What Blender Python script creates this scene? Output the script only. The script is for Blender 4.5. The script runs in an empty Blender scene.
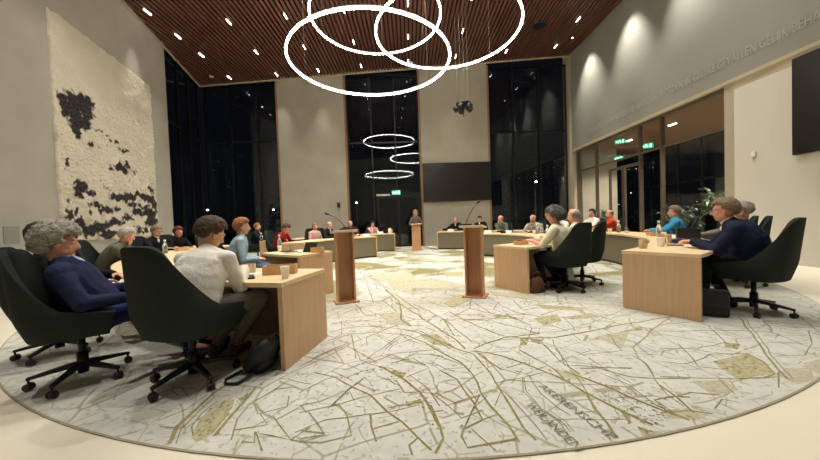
import bpy, bmesh, math, random
from mathutils import Vector as V, Matrix as M, noise as mnoise
random.seed(7)
S = bpy.context.scene
COL = S.collection
S.view_settings.view_transform = 'Standard'
S.view_settings.look = 'None'
S.view_settings.exposure = 1.42
S.view_settings.gamma = 1.0
S.view_settings.use_curve_mapping = False
PI = math.pi
R = math.radians
RUG_LINES=[(0.035,0,[(-0.94,3.39),(-0.79,3.5),(-0.54,3.54),(-0.21,3.44),(0.06,3.26),(0.26,3.02),(0.39,2.82),(0.52,2.7),(0.57,2.46),(0.58,2.22),(0.6,1.95),(0.6,1.72),(0.64,1.61),(0.66,1.54)]),(0.035,0,[(-0.88,3.15),(-0.67,3.3),(-0.39,3.34),(-0.09,3.22),(0.11,2.99),(0.26,2.72),(0.39,2.54),(0.44,2.34),(0.45,2.1),(0.48,1.94),(0.52,1.74),(0.54,1.61),(0.55,1.54)]),(0.05,0,[(1.03,2.33),(1.14,2.04),(1.24,1.83),(1.33,1.7),(1.39,1.65)]),(0.05,0,[(1.15,2.35),(1.27,2.2),(1.39,1.98),(1.47,1.85),(1.56,1.73)]),(0.045,0,[(1.14,2.04),(1.1,1.85),(1.06,1.61)]),(0.045,0,[(1.24,1.83),(1.22,1.73),(1.21,1.62)]),(0.03,0,[(1.19,2.43),(1.44,2.39),(1.66,2.34)]),(0.03,0,[(1.43,2.37),(1.57,2.23),(1.73,2.19),(1.96,2.17)]),(0.014,1,[(0.96,1.83),(1.1,1.84)]),(0.014,1,[(0.78,1.77),(1.21,1.76)]),(0.014,1,[(1.2,1.75),(1.17,1.61)]),(0.014,1,[(0.81,1.84),(0.84,1.73),(0.84,1.67),(0.87,1.57)]),(0.014,1,[(0.83,1.88),(0.86,1.74),(0.86,1.67),(0.9,1.58)]),(0.02,1,[(1.4,2.3),(1.49,2.12),(1.49,1.87),(1.55,1.75)]),(0.02,1,[(1.27,2.75),(1.21,2.35),(1.15,2.03)]),(0.03,0,[(1.52,1.93),(1.64,1.97),(1.76,1.95)]),(0.02,1,[(1.52,1.93),(1.53,1.8)]),(0.02,1,[(1.83,2.6),(1.84,2.42),(1.71,2.17),(1.64,1.99),(1.64,1.86)]),(0.045,0,[(1.05,3.03),(1.37,3.0),(1.81,3.14),(2.34,3.32),(2.79,3.45),(3.18,3.57)]),(0.02,1,[(1.1,3.15),(1.55,3.17),(1.98,3.39),(2.75,3.9)]),(0.035,0,[(1.22,2.91),(1.19,2.5),(1.24,2.28)]),(0.035,0,[(0.95,2.74),(1.08,2.4),(1.09,2.23)]),(0.02,1,[(2.23,3.96),(2.21,3.48)]),(0.02,1,[(1.79,3.65),(1.68,3.18)]),(0.02,1,[(1.34,2.95),(1.2,2.43)]),(0.02,1,[(1.94,3.07),(1.81,2.66),(2.12,2.63)]),(0.02,1,[(1.44,2.6),(1.81,2.66)]),(0.03,0,[(1.54,4.39),(2.07,4.2),(2.71,4.0)]),(0.02,1,[(1.9,3.07),(2.04,2.83),(1.97,2.52)]),(0.02,1,[(2.28,3.51),(2.73,3.71)]),(0.03,0,[(1.92,4.87),(2.33,4.4),(2.8,4.21)]),(0.02,1,[(2.46,3.49),(2.25,3.1),(2.4,2.96)]),(0.03,0,[(1.43,4.07),(1.63,4.15),(2.08,3.89)]),(0.03,0,[(1.29,2.37),(1.47,2.38),(1.68,2.35)]),(0.02,1,[(1.2,2.5),(1.41,2.43),(1.56,2.23)]),(0.035,0,[(3.61,3.39),(3.07,2.71),(2.69,2.26),(2.49,1.97)]),(0.02,1,[(3.66,3.39),(3.11,2.71),(2.73,2.26),(2.55,2.0)]),(0.022,0,[(3.83,2.96),(3.62,2.78),(3.34,2.57),(3.15,2.46),(2.91,2.46)]),(0.02,0,[(2.16,2.68),(2.48,2.65),(2.82,2.76)]),(0.02,1,[(1.78,2.21),(2.27,2.14),(2.56,2.15)]),(0.03,0,[(1.56,1.94),(1.81,2.0),(1.96,1.96),(2.07,1.84)]),(0.02,1,[(2.15,2.14),(2.07,1.95),(2.11,1.84)]),(0.02,1,[(1.8,1.83),(1.93,1.92),(2.0,1.87)]),(0.02,1,[(2.4,2.77),(2.18,2.34),(2.31,2.28)]),(0.02,1,[(1.97,2.44),(2.11,2.38),(2.46,2.52),(2.75,2.52)]),(0.02,1,[(3.16,3.54),(3.07,3.19),(2.82,2.76)]),(0.02,1,[(3.58,3.14),(3.83,3.03)]),(0.015,1,[(3.3,2.87),(3.65,2.84)]),(0.015,1,[(3.16,2.73),(3.46,2.67)]),(0.02,1,[(4.22,3.32),(3.85,2.89)]),(0.035,0,[(1.69,2.11),(1.67,1.95),(1.64,1.79)]),(0.02,1,[(2.62,3.24),(3.07,3.32),(3.08,2.9),(3.09,2.77)]),(0.03,0,[(1.45,1.8),(1.62,1.82),(1.74,1.78)]),(0.02,1,[(2.65,2.22),(2.29,1.91)]),(0.035,0,[(2.75,2.52),(2.73,2.38),(2.59,2.19),(2.46,2.14),(2.29,2.15)]),(0.06,0,[(-1.4,1.69),(-1.45,1.83),(-1.47,2.02),(-1.47,2.22),(-1.45,2.3)]),(0.02,0,[(-1.36,1.68),(-1.41,1.81),(-1.43,2.0),(-1.43,2.19)]),(0.05,0,[(-1.13,1.62),(-1.16,1.73),(-1.18,1.93),(-1.18,2.09),(-1.19,2.27)]),(0.02,0,[(-1.15,1.63),(-1.19,1.75),(-1.21,1.96)]),(0.02,0,[(-1.3,1.74),(-1.36,1.83),(-1.39,1.97),(-1.37,2.1)]),(0.022,0,[(-1.05,1.69),(-1.12,1.9),(-1.13,2.08),(-1.0,1.94),(-0.86,2.01),(-0.89,2.13)]),(0.022,0,[(-1.08,1.78),(-0.9,1.83),(-1.0,1.94)]),(0.022,0,[(-1.11,2.07),(-1.03,2.23),(-0.9,2.25)]),(0.022,0,[(-0.9,1.91),(-0.71,1.68),(-0.94,1.76),(-0.83,1.61)]),(0.022,0,[(-0.87,1.87),(-0.73,2.04)]),(0.022,0,[(-0.71,1.68),(-0.59,1.66)]),(0.022,0,[(-0.71,1.68),(-0.75,1.56)]),(0.02,1,[(-0.71,1.68),(-0.63,1.79)]),(0.02,1,[(-1.62,1.91),(-1.54,2.01),(-1.5,2.19)]),(0.02,1,[(-1.56,1.84),(-1.47,1.83)]),(0.02,1,[(-1.78,2.31),(-1.57,2.12),(-1.64,2.41)]),(0.022,0,[(-0.95,1.77),(-0.91,1.67),(-0.99,1.68),(-0.94,1.58)]),(0.022,0,[(-1.03,2.23),(-0.98,2.36),(-0.79,2.28)]),(0.02,0,[(-0.76,2.01),(-0.7,1.93)]),(0.035,0,[(-0.81,2.46),(-0.62,2.37),(-0.32,2.09),(-0.19,1.92),(-0.1,1.8),(0.01,1.66),(0.07,1.57)]),(0.055,0,[(-0.26,2.5),(-0.09,2.3),(0.04,2.11),(0.08,1.96),(0.13,1.75)]),(0.045,0,[(0.09,1.96),(0.14,1.75),(0.15,1.65),(0.09,1.55)]),(0.02,0,[(-0.74,1.93),(-0.52,2.02),(-0.11,2.17)]),(0.02,0,[(-0.19,1.95),(0.04,2.01)]),(0.02,0,[(-0.18,1.91),(0.02,1.97)]),(0.02,0,[(-0.71,1.75),(-0.55,1.85),(-0.19,1.9)]),(0.022,0,[(-0.65,1.66),(-0.52,1.66),(-0.37,1.71),(-0.44,1.89),(-0.52,2.02)]),(0.03,0,[(-0.29,1.88),(-0.26,1.77),(-0.19,1.53)]),(0.025,0,[(-0.26,1.75),(-0.11,1.81)]),(0.022,0,[(-0.39,1.7),(-0.35,1.54)]),(0.025,0,[(-0.48,1.67),(-0.45,1.54)]),(0.025,0,[(-0.58,1.65),(-0.57,1.55)]),(0.022,1,[(-0.08,2.33),(0.12,2.47),(-0.02,2.66),(-0.2,2.58)]),(0.022,0,[(-0.56,2.9),(-0.49,2.67),(-0.39,2.59),(-0.26,2.5)]),(0.02,0,[(-0.06,2.37),(0.08,2.17),(0.15,1.95)]),(0.02,1,[(-0.97,2.57),(-0.86,2.82),(-0.68,3.03)]),(0.02,1,[(-0.83,2.17),(-0.69,2.34),(-0.57,2.4)]),(0.02,1,[(-0.68,1.93),(-0.52,1.72),(-0.65,1.66)]),(0.02,1,[(-0.77,2.01),(-0.65,2.04),(-0.49,2.19),(-0.42,2.05)]),(0.02,1,[(-0.39,2.59),(-0.17,2.77),(0.24,2.83)]),(0.02,1,[(-0.16,2.58),(0.0,2.75),(0.25,2.68)]),(0.03,0,[(0.01,1.66),(-0.04,1.61),(-0.03,1.54)]),(0.02,1,[(0.04,2.11),(0.17,2.09)]),(0.02,1,[(-0.69,1.77),(-0.53,1.73)]),(0.02,1,[(-0.66,1.69),(-0.52,1.72)]),(0.04,2,[(-0.56,2.0),(-0.49,2.19),(-0.39,2.35)]),(0.02,2,[(-0.54,2.36),(-0.43,2.45),(-0.32,2.5)]),(0.02,2,[(-0.57,2.5),(-0.45,2.6),(-0.39,2.62)]),(0.016,0,[(-0.22,2.34),(-0.18,2.27),(-0.15,2.23)]),(0.02,0,[(-0.15,2.3),(-0.07,2.13),(0.01,2.11)]),(0.02,0,[(0.1,2.12),(0.2,1.95),(0.27,1.83),(0.41,1.89)]),(0.03,0,[(0.2,2.42),(0.32,2.27),(0.37,1.97),(0.39,1.8),(0.26,1.72),(0.24,1.66),(0.25,1.58),(0.39,1.53),(0.53,1.63)]),(0.022,0,[(0.3,1.72),(0.4,1.55)]),(0.022,2,[(0.44,2.07),(0.35,1.89),(0.27,1.73)]),(0.016,0,[(0.13,2.05),(0.36,2.2),(0.39,2.07)]),(0.016,0,[(0.36,2.2),(0.41,1.96)]),(0.016,0,[(0.18,1.95),(0.42,2.04)]),(0.014,1,[(0.8,2.27),(0.73,2.08),(0.78,1.9),(0.82,1.75),(0.82,1.63)]),(0.014,1,[(0.81,2.27),(0.75,2.08),(0.79,1.9),(0.84,1.76)]),(0.014,1,[(0.87,2.3),(0.84,2.05),(0.9,1.88),(0.92,1.81)]),(0.018,0,[(0.57,2.2),(0.82,2.27),(0.97,2.33)]),(0.045,0,[(0.55,2.76),(0.76,2.64),(0.9,2.47),(1.0,2.35),(1.11,2.18)]),(0.02,1,[(0.6,2.12),(0.66,1.87),(0.69,1.61)]),(0.02,1,[(0.58,2.63),(0.67,2.43),(0.8,2.31)]),(0.02,1,[(0.73,2.42),(0.92,2.51)]),(0.03,0,[(0.56,2.7),(0.65,2.49),(0.68,2.39)]),(0.014,1,[(0.71,1.76),(0.77,1.74)]),(0.016,0,[(0.39,1.8),(0.5,1.85)]),(0.018,1,[(0.41,2.45),(0.24,2.44),(0.13,2.6)]),(0.018,1,[(0.43,2.47),(0.26,2.63),(0.14,2.74)]),(0.018,1,[(0.08,1.89),(0.17,1.9)]),(0.03,0,[(0.23,1.59),(0.2,1.51)]),(0.014,1,[(0.6,2.12),(0.5,1.93)]),(0.014,1,[(0.36,1.91),(0.48,2.04)]),(0.05,0,[(-1.19,7.46),(-0.51,5.63),(-0.19,4.53),(-0.14,3.72),(-0.03,3.48)]),(0.04,0,[(-1.08,7.44),(-0.17,4.78),(0.09,4.05)]),(0.03,0,[(-0.98,3.9),(-0.82,4.27),(-0.6,4.46),(-0.43,4.33)]),(0.025,0,[(-0.66,3.27),(-0.52,2.69)]),(0.02,1,[(-1.0,3.65),(-0.76,3.79),(-0.35,3.66)]),(0.02,1,[(-0.42,2.68),(-0.13,3.22)]),(0.02,1,[(-0.26,2.9),(-0.13,3.16),(0.06,2.97)]),(0.02,1,[(-0.51,3.2),(-0.46,2.97)]),(0.03,1,[(-0.89,4.62),(-0.6,3.95),(-0.38,4.01)]),(0.05,0,[(-1.3,7.18),(-1.11,8.54),(0.21,7.48)]),(0.03,0,[(-2.03,7.64),(-1.3,7.18)]),(0.03,1,[(-1.55,8.65),(-0.93,6.32),(-0.59,4.58)]),(0.02,1,[(-0.89,2.9),(-0.69,2.7)]),(0.02,1,[(-0.92,2.74),(-0.67,2.98)]),(0.045,0,[(-0.19,4.48),(0.15,3.66),(0.42,3.03),(0.47,2.81)]),(0.04,0,[(0.48,3.97),(0.7,3.41),(0.9,3.1),(1.22,2.95)]),(0.03,0,[(0.5,3.87),(0.99,3.77),(1.44,3.76)]),(0.03,1,[(-0.15,3.39),(0.09,3.3),(0.33,2.83)]),(0.03,1,[(0.01,4.45),(0.37,3.71),(0.42,3.14)]),(0.03,1,[(1.17,4.41),(1.29,3.87),(1.52,3.66)]),(0.03,1,[(0.5,3.7),(0.91,3.57),(1.29,3.12)]),(0.04,0,[(-0.24,6.1),(0.42,6.21),(0.95,5.49)]),(0.04,0,[(-0.28,7.45),(0.7,6.79),(1.15,6.84)]),(0.04,1,[(-0.02,4.99),(0.39,5.24),(0.83,4.79)]),(0.03,1,[(1.16,3.79),(1.29,3.38)]),(0.03,1,[(0.86,4.46),(1.0,3.81)]),(0.04,0,[(0.55,2.81),(0.9,3.04),(1.29,3.12)]),(0.03,1,[(0.23,4.54),(0.45,4.22),(0.7,4.25)]),(0.04,1,[(-0.33,9.05),(0.58,9.3),(1.45,8.57)]),(0.03,1,[(1.46,4.43),(1.41,3.95),(1.67,4.02)]),(0.04,0,[(1.27,4.79),(1.62,4.54),(1.8,4.33)])]
RUG_PATCHES=[(0,[(-1.3,1.74),(-1.35,1.87),(-1.37,2.02),(-1.33,2.11),(-1.26,2.11),(-1.22,2.01),(-1.21,1.86),(-1.2,1.72),(-1.25,1.7)]),(0,[(-1.24,2.12),(-1.21,2.19),(-1.17,2.13),(-1.17,2.04)]),(0,[(2.36,2.41),(2.75,2.52),(2.73,2.38),(2.61,2.2),(2.27,2.15),(2.31,2.28)]),(0,[(2.81,2.76),(2.89,2.7),(2.76,2.6),(2.71,2.66)]),(1,[(2.96,2.32),(3.18,2.39),(2.88,2.16),(2.91,2.26)]),(1,[(2.59,2.19),(2.78,2.27),(2.94,2.26),(2.76,2.1),(2.58,2.05)]),(1,[(1.94,2.14),(2.17,2.14),(2.14,2.01),(1.92,1.96)]),(1,[(1.47,1.83),(1.64,1.84),(1.74,1.78),(1.62,1.74),(1.47,1.75)]),(0,[(1.42,3.61),(1.76,3.74),(1.7,3.5),(1.43,3.34)]),(0,[(1.8,3.61),(2.18,3.73),(2.18,3.56),(1.81,3.53)]),(0,[(1.71,4.19),(2.23,3.96),(2.13,3.83),(1.68,3.98)]),(0,[(2.06,3.08),(2.4,3.21),(2.35,3.12)]),(0,[(1.05,3.01),(1.13,3.0),(1.05,2.85),(0.99,2.85)]),(1,[(1.77,2.99),(2.0,3.06),(2.19,3.1),(1.84,2.7),(1.81,2.86)]),(0,[(1.15,3.0),(1.26,2.96),(1.18,2.86),(1.12,2.92)]),(0,[(0.63,4.82),(0.85,4.93),(0.87,4.52),(0.53,4.16),(0.44,4.39)]),(0,[(0.06,3.21),(0.24,3.22),(0.38,2.87),(0.18,2.94)]),(1,[(-0.24,6.33),(0.44,6.45),(0.95,5.68),(0.4,5.4),(-0.22,5.6)]),(0,[(0.74,7.07),(1.2,7.12),(1.08,6.44),(0.72,6.52)]),(1,[(1.24,5.1),(1.84,4.78),(1.84,4.44),(1.28,4.72)]),(0,[(0.99,3.77),(1.19,3.79),(1.12,3.67),(0.99,3.68)]),(0,[(-0.18,2.47),(-0.07,2.39),(-0.1,2.32),(-0.2,2.42)]),(0,[(-0.07,2.01),(0.03,2.03),(0.04,1.99),(-0.06,1.96)]),(1,[(-0.58,6.49),(0.05,5.92),(-0.03,5.2),(-0.34,5.42)]),(1,[(-0.46,3.98),(-0.21,4.09),(-0.03,3.55),(-0.26,3.54)]),(1,[(-1.08,7.44),(-0.03,7.21),(0.15,6.12),(-0.61,6.26)]),(0,[(1.23,1.69),(1.25,1.66),(1.35,1.65),(1.2,1.61)]),(1,[(1.09,2.38),(1.23,2.33),(1.22,2.17),(1.1,2.25)])]


# ------------------------------------------------------------------ materials
def lin(c):
    return tuple(((x / 255) / 12.92 if x <= 10 else (((x / 255) + .055) / 1.055) ** 2.4) for x in c) + (1,)

def mat(name, rgb, rough=.6, metal=0, spec=.5, bump=None, var=None, emit=None, scale=(1, 1, 1), trans=0, coat=0):
    """rgb = sRGB 0..255 albedo; bump=(scale,strength,distance); var=(scale,rgb2,contrast,detail)"""
    m = bpy.data.materials.new(name); m.use_nodes = True
    nt = m.node_tree; b = nt.nodes['Principled BSDF']
    b.inputs['Base Color'].default_value = lin(rgb); b.inputs['Roughness'].default_value = rough
    b.inputs['Metallic'].default_value = metal; b.inputs['Specular IOR Level'].default_value = spec
    b.inputs['Transmission Weight'].default_value = trans; b.inputs['Coat Weight'].default_value = coat
    if emit:
        b.inputs['Emission Color'].default_value = lin(emit[0]); b.inputs['Emission Strength'].default_value = emit[1]
    if bump or var:
        tc = nt.nodes.new('ShaderNodeTexCoord'); mp = nt.nodes.new('ShaderNodeMapping'); mp.inputs['Scale'].default_value = scale
        nt.links.new(tc.outputs['Object'], mp.inputs['Vector'])
    if var:
        n = nt.nodes.new('ShaderNodeTexNoise'); n.inputs['Scale'].default_value = var[0]; n.inputs['Detail'].default_value = var[3] if len(var) > 3 else 4
        nt.links.new(mp.outputs[0], n.inputs['Vector'])
        r = nt.nodes.new('ShaderNodeValToRGB'); k = var[2]
        r.color_ramp.elements[0].position = .5 - k; r.color_ramp.elements[1].position = .5 + k
        r.color_ramp.elements[0].color = lin(rgb); r.color_ramp.elements[1].color = lin(var[1])
        nt.links.new(n.outputs['Fac'], r.inputs['Fac']); nt.links.new(r.outputs['Color'], b.inputs['Base Color'])
    if bump:
        n = nt.nodes.new('ShaderNodeTexNoise'); n.inputs['Scale'].default_value = bump[0]; n.inputs['Detail'].default_value = 5
        nt.links.new(mp.outputs[0], n.inputs['Vector'])
        bp = nt.nodes.new('ShaderNodeBump'); bp.inputs['Strength'].default_value = bump[1]; bp.inputs['Distance'].default_value = bump[2]
        nt.links.new(n.outputs['Fac'], bp.inputs['Height']); nt.links.new(bp.outputs['Normal'], b.inputs['Normal'])
    return m

def glass_mat(name, tint, refl=1.0, ior=1.5):
    m = bpy.data.materials.new(name); m.use_nodes = True; nt = m.node_tree
    for n in list(nt.nodes): nt.nodes.remove(n)
    o = nt.nodes.new('ShaderNodeOutputMaterial'); t = nt.nodes.new('ShaderNodeBsdfTransparent'); g = nt.nodes.new('ShaderNodeBsdfGlossy')
    f = nt.nodes.new('ShaderNodeLayerWeight'); x = nt.nodes.new('ShaderNodeMixShader'); mu = nt.nodes.new('ShaderNodeMath'); pw = nt.nodes.new('ShaderNodeMath')
    t.inputs['Color'].default_value = (*tint, 1); g.inputs['Roughness'].default_value = 0.0; g.inputs['Color'].default_value = (.95, .97, 1, 1)
    f.inputs['Blend'].default_value = .5; pw.operation = 'POWER'; pw.inputs[1].default_value = 5; nt.links.new(f.outputs['Facing'], pw.inputs[0]); mu.operation = 'MULTIPLY_ADD'; mu.inputs[1].default_value = .9 * refl; mu.inputs[2].default_value = .05 * refl; mu.use_clamp = True
    nt.links.new(pw.outputs[0], mu.inputs[0]); nt.links.new(mu.outputs[0], x.inputs['Fac']); nt.links.new(t.outputs[0], x.inputs[1]); nt.links.new(g.outputs[0], x.inputs[2]); nt.links.new(x.outputs[0], o.inputs['Surface'])
    return m

def wood_mat(name, c1, c2, sc=(3, 3, 40), rough=.45, dist=6):
    m = bpy.data.materials.new(name); m.use_nodes = True; nt = m.node_tree; b = nt.nodes['Principled BSDF']
    tc = nt.nodes.new('ShaderNodeTexCoord'); mp = nt.nodes.new('ShaderNodeMapping'); mp.inputs['Scale'].default_value = sc
    n = nt.nodes.new('ShaderNodeTexNoise'); n.inputs['Scale'].default_value = 1.0; n.inputs['Detail'].default_value = 6; n.inputs['Distortion'].default_value = .4
    r = nt.nodes.new('ShaderNodeValToRGB'); r.color_ramp.elements[0].position = .3; r.color_ramp.elements[1].position = .7
    r.color_ramp.elements[0].color = lin(c1); r.color_ramp.elements[1].color = lin(c2)
    nt.links.new(tc.outputs['Object'], mp.inputs['Vector']); nt.links.new(mp.outputs[0], n.inputs['Vector']); nt.links.new(n.outputs['Fac'], r.inputs['Fac']); nt.links.new(r.outputs['Color'], b.inputs['Base Color'])
    b.inputs['Roughness'].default_value = rough
    return m

MT = {}
MT['oak_side'] = wood_mat('oak_side', (198, 161, 121), (209, 174, 135), (30, 30, 1.5), .5)
MT['oak_top'] = wood_mat('oak_top', (222, 196, 152), (232, 208, 166), (3, 30, 3), .4)
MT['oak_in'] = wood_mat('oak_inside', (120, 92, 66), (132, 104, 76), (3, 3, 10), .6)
MT['lectern'] = wood_mat('lectern_wood', (188, 138, 98), (204, 156, 116), (30, 30, 1.5), .45)
MT['slat'] = wood_mat('ceiling_slat_wood', (84, 52, 43), (104, 66, 54), (14, .8, 14), .5)
MT['jamb'] = wood_mat('jamb_wood', (128, 98, 74), (142, 112, 86), (20, 20, 1), .5)
MT['olive'] = mat('olive_panel', (120, 111, 88), .7, bump=(180, .15, .003))
MT['plinth'] = mat('dark_plinth', (36, 34, 30), .6)
MT['concrete'] = mat('concrete', (168, 162, 148), .8, var=(1.1, (152, 147, 134), .28, 8), bump=(14, .12, .01))
MT['plaster'] = mat('left_plaster', (172, 169, 158), .85, var=(.9, (156, 153, 143), .25, 8), bump=(10, .1, .01))
MT['white_wall'] = mat('white_wall', (204, 200, 186), .8, bump=(40, .05, .004))
MT['felt'] = mat('grey_wall_panel', (138, 137, 128), .9, bump=(220, .12, .002))
MT['felt_text'] = mat('wall_lettering', (162, 161, 152), .8)
MT['ledge'] = mat('beige_ledge', (176, 164, 138), .6)
MT['floor'] = mat('cream_floor', (231, 224, 204), .35, var=(.6, (223, 215, 194), .3, 5), spec=.4)
MT['black_gap'] = mat('ceiling_backing', (24, 14, 12), .9)
MT['frame'] = mat('dark_window_frame', (20, 20, 21), .45, metal=.3)
MT['bronze'] = mat('bronze_frame', (88, 78, 64), .45, metal=.3)
MT['post'] = mat('pale_post', (170, 160, 140), .6)
MT['glass'] = glass_mat('window_glass', (.75, .8, .82), .62)
MT['glass_in'] = glass_mat('partition_glass', (.92, .94, .94), .8)
MT['black'] = mat('black_plastic', (20, 20, 20), .45)
MT['screen'] = mat('black_screen', (26, 24, 22), .35)
MT['metal'] = mat('dark_metal', (38, 38, 38), .4, metal=.6)
MT['chair'] = mat('dark_green_felt', (38, 44, 40), .9, spec=.2, bump=(160, .2, .002))
MT['cable'] = mat('steel_cable', (140, 132, 116), .5)
MT['ring'] = mat('ring_light', (255, 240, 215), .5, emit=((255, 246, 230), 23.0))
MT['slot'] = mat('slot_light', (255, 245, 230), .5, emit=((255, 244, 228), 10.0))
MT['ringback'] = mat('ring_housing', (210, 205, 195), .4)
MT['exit'] = mat('exit_green', (20, 170, 120), .5, emit=((30, 180, 130), .5))
MT['exit_w'] = mat('exit_white', (235, 250, 240), .5, emit=((235, 255, 245), .7))
MT['globe'] = mat('lamp_globe', (255, 250, 235), .5, emit=((235, 245, 235), 9.0))
MT['paper'] = mat('white_paper', (228, 224, 212), .7)
MT['cup'] = mat('white_cup', (244, 241, 234), .6)
MT['boxwood'] = wood_mat('box_wood', (196, 152, 106), (210, 168, 122), (20, 4, 4), .5)
MT['clear'] = mat('clear_glass', (250, 250, 250), .03, trans=1.0)
MT['amber'] = mat('amber_glass', (246, 226, 190), .25, trans=.55)
MT['water'] = mat('water_bottle_glass', (225, 235, 240), .05, trans=.9)
MT['leaf'] = mat('leaf_green', (46, 74, 40), .5, var=(9, (66, 98, 54), .2))
MT['leaf2'] = mat('leaf_dark', (30, 56, 34), .5)
MT['pot'] = mat('dark_pot', (52, 50, 48), .6)
MT['soil'] = mat('soil', (40, 30, 24), .9)
MT['asphalt'] = mat('night_ground', (50, 50, 48), .9)
MT['foyer_floor'] = mat('foyer_floor', (150, 138, 120), .4)
MT['bag'] = mat('black_bag', (22, 23, 26), .6, bump=(60, .3, .004))
MT['brownbag'] = mat('brown_bag', (92, 52, 34), .6, bump=(60, .3, .004))
# ------------------------------------------------------------------ mesh builder
class MB:
    def __init__(s): s.v = []; s.f = []; s.m = []; s.s = []; s.X = M.Identity(4); s.mi = 0; s.sm = False
    def add(s, vs, fs, mi=None, sm=None):
        o = len(s.v); s.v += [tuple(s.X @ V(p)) for p in vs]
        s.f += [tuple(i + o for i in f) for f in fs]
        s.m += [s.mi if mi is None else mi] * len(fs); s.s += [s.sm if sm is None else sm] * len(fs)
        return s
    def box(s, c, d, mi=None, rz=0, rx=0, ry=0):
        T = M.Translation(V(c)) @ M.Rotation(rz, 4, 'Z') @ M.Rotation(ry, 4, 'Y') @ M.Rotation(rx, 4, 'X')
        vs = [T @ V((x * d[0] / 2, y * d[1] / 2, z * d[2] / 2)) for x in (-1, 1) for y in (-1, 1) for z in (-1, 1)]
        return s.add(vs, [(0, 1, 3, 2), (4, 6, 7, 5), (0, 4, 5, 1), (2, 3, 7, 6), (0, 2, 6, 4), (1, 5, 7, 3)], mi, False)
    def bx(s, x0, x1, y0, y1, z0, z1, mi=None): return s.box(((x0 + x1) / 2, (y0 + y1) / 2, (z0 + z1) / 2), (x1 - x0, y1 - y0, z1 - z0), mi)
    def prism(s, poly, z0, z1, mi=None):
        n = len(poly); vs = [(x, y, z0) for x, y in poly] + [(x, y, z1) for x, y in poly]
        return s.add(vs, [tuple(range(n - 1, -1, -1)), tuple(range(n, 2 * n))] + [(i, (i + 1) % n, n + (i + 1) % n, n + i) for i in range(n)], mi, False)
    def lathe(s, prof, c=(0, 0, 0), n=16, mi=None, sm=True, close=True):
        vs = []; fs = []; k = len(prof)
        for i in range(n):
            a = 2 * PI * i / n; vs += [(c[0] + r * math.cos(a), c[1] + r * math.sin(a), c[2] + z) for r, z in prof]
        for i in range(n):
            j = (i + 1) % n
            for q in range(k - 1): fs.append((i * k + q, j * k + q, j * k + q + 1, i * k + q + 1))
        if close:
            if prof[0][0] > 1e-6: fs.append(tuple(i * k for i in range(n - 1, -1, -1)))
            if prof[-1][0] > 1e-6: fs.append(tuple(i * k + k - 1 for i in range(n)))
        return s.add(vs, fs, mi, sm)
    def rings(s, rs, mi=None, sm=True, cap=True):
        n = len(rs[0]); vs = [p for r in rs for p in r]; fs = []
        for a in range(len(rs) - 1):
            for i in range(n): j = (i + 1) % n; fs.append((a * n + i, a * n + j, (a + 1) * n + j, (a + 1) * n + i))
        if cap: fs.append(tuple(range(n - 1, -1, -1))); fs.append(tuple((len(rs) - 1) * n + i for i in range(n)))
        return s.add(vs, fs, mi, sm)
    def cap(s, p0, p1, r0, r1=None, n=10, mi=None, k=3):
        """tapered capsule"""
        r1 = r0 if r1 is None else r1; p0 = V(p0); p1 = V(p1); d = p1 - p0; L = d.length
        d = d / L if L > 1e-6 else V((0, 0, 1)); u = d.orthogonal().normalized(); w = d.cross(u); rs = []
        for q in range(k + 1):
            a = PI / 2 * (1 - q / k); rr = max(r0 * math.cos(a), r0 * .04); rs.append((p0 - d * r0 * math.sin(a), rr))
        for q in range(k + 1):
            a = PI / 2 * q / k; rr = max(r1 * math.cos(a), r1 * .04); rs.append((p1 + d * r1 * math.sin(a), rr))
        return s.rings([[c + (u * math.cos(2 * PI * i / n) + w * math.sin(2 * PI * i / n)) * rr for i in range(n)] for c, rr in rs], mi)
    def cyl(s, p0, p1, r0, r1=None, n=10, mi=None):
        r1 = r0 if r1 is None else r1; p0 = V(p0); p1 = V(p1); d = (p1 - p0).normalized(); u = d.orthogonal().normalized(); w = d.cross(u)
        return s.rings([[c + (u * math.cos(2 * PI * i / n) + w * math.sin(2 * PI * i / n)) * rr for i in range(n)] for c, rr in ((p0, r0), (p1, r1))], mi)
    def tube(s, pts, r, n=8, mi=None):
        pts = [V(p) for p in pts]; rs = []; u = None
        for i, p in enumerate(pts):
            d = (pts[min(i + 1, len(pts) - 1)] - pts[max(i - 1, 0)]).normalized()
            u = d.orthogonal().normalized() if u is None else (u - d * u.dot(d)).normalized()
            w = d.cross(u); rs.append([p + (u * math.cos(2 * PI * k / n) + w * math.sin(2 * PI * k / n)) * r for k in range(n)])
        return s.rings(rs, mi)
    def ell(s, c, r, Q=None, n=14, k=9, mi=None):
        c = V(c); Q = Q or M.Identity(3); rs = []
        for a in range(k + 1):
            t = -PI / 2 + PI * a / k; cr = max(math.cos(t), .03)
            rs.append([c + Q @ V((r[0] * cr * math.cos(2 * PI * i / n), r[1] * cr * math.sin(2 * PI * i / n), r[2] * math.sin(t))) for i in range(n)])
        return s.rings(rs, mi)
    def mesh(s, name, mats):
        me = bpy.data.meshes.new(name); me.from_pydata(s.v, [], s.f); me.validate()
        for m in mats if isinstance(mats, (list, tuple)) else [mats]: me.materials.append(MT[m] if isinstance(m, str) else m)
        if len(me.polygons) == len(s.f):
            me.polygons.foreach_set('material_index', s.m); me.polygons.foreach_set('use_smooth', s.s)
        me.update(); return me
    def build(s, name, mats, parent=None, loc=None, bevel=0):
        o = bpy.data.objects.new(name, s.mesh(name, mats)); COL.objects.link(o)
        if parent: o.parent = parent
        if loc: o.location = loc
        if bevel:
            b = o.modifiers.new('Bevel', 'BEVEL'); b.width = bevel; b.segments = 2; b.limit_method = 'ANGLE'
        return o

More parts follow.
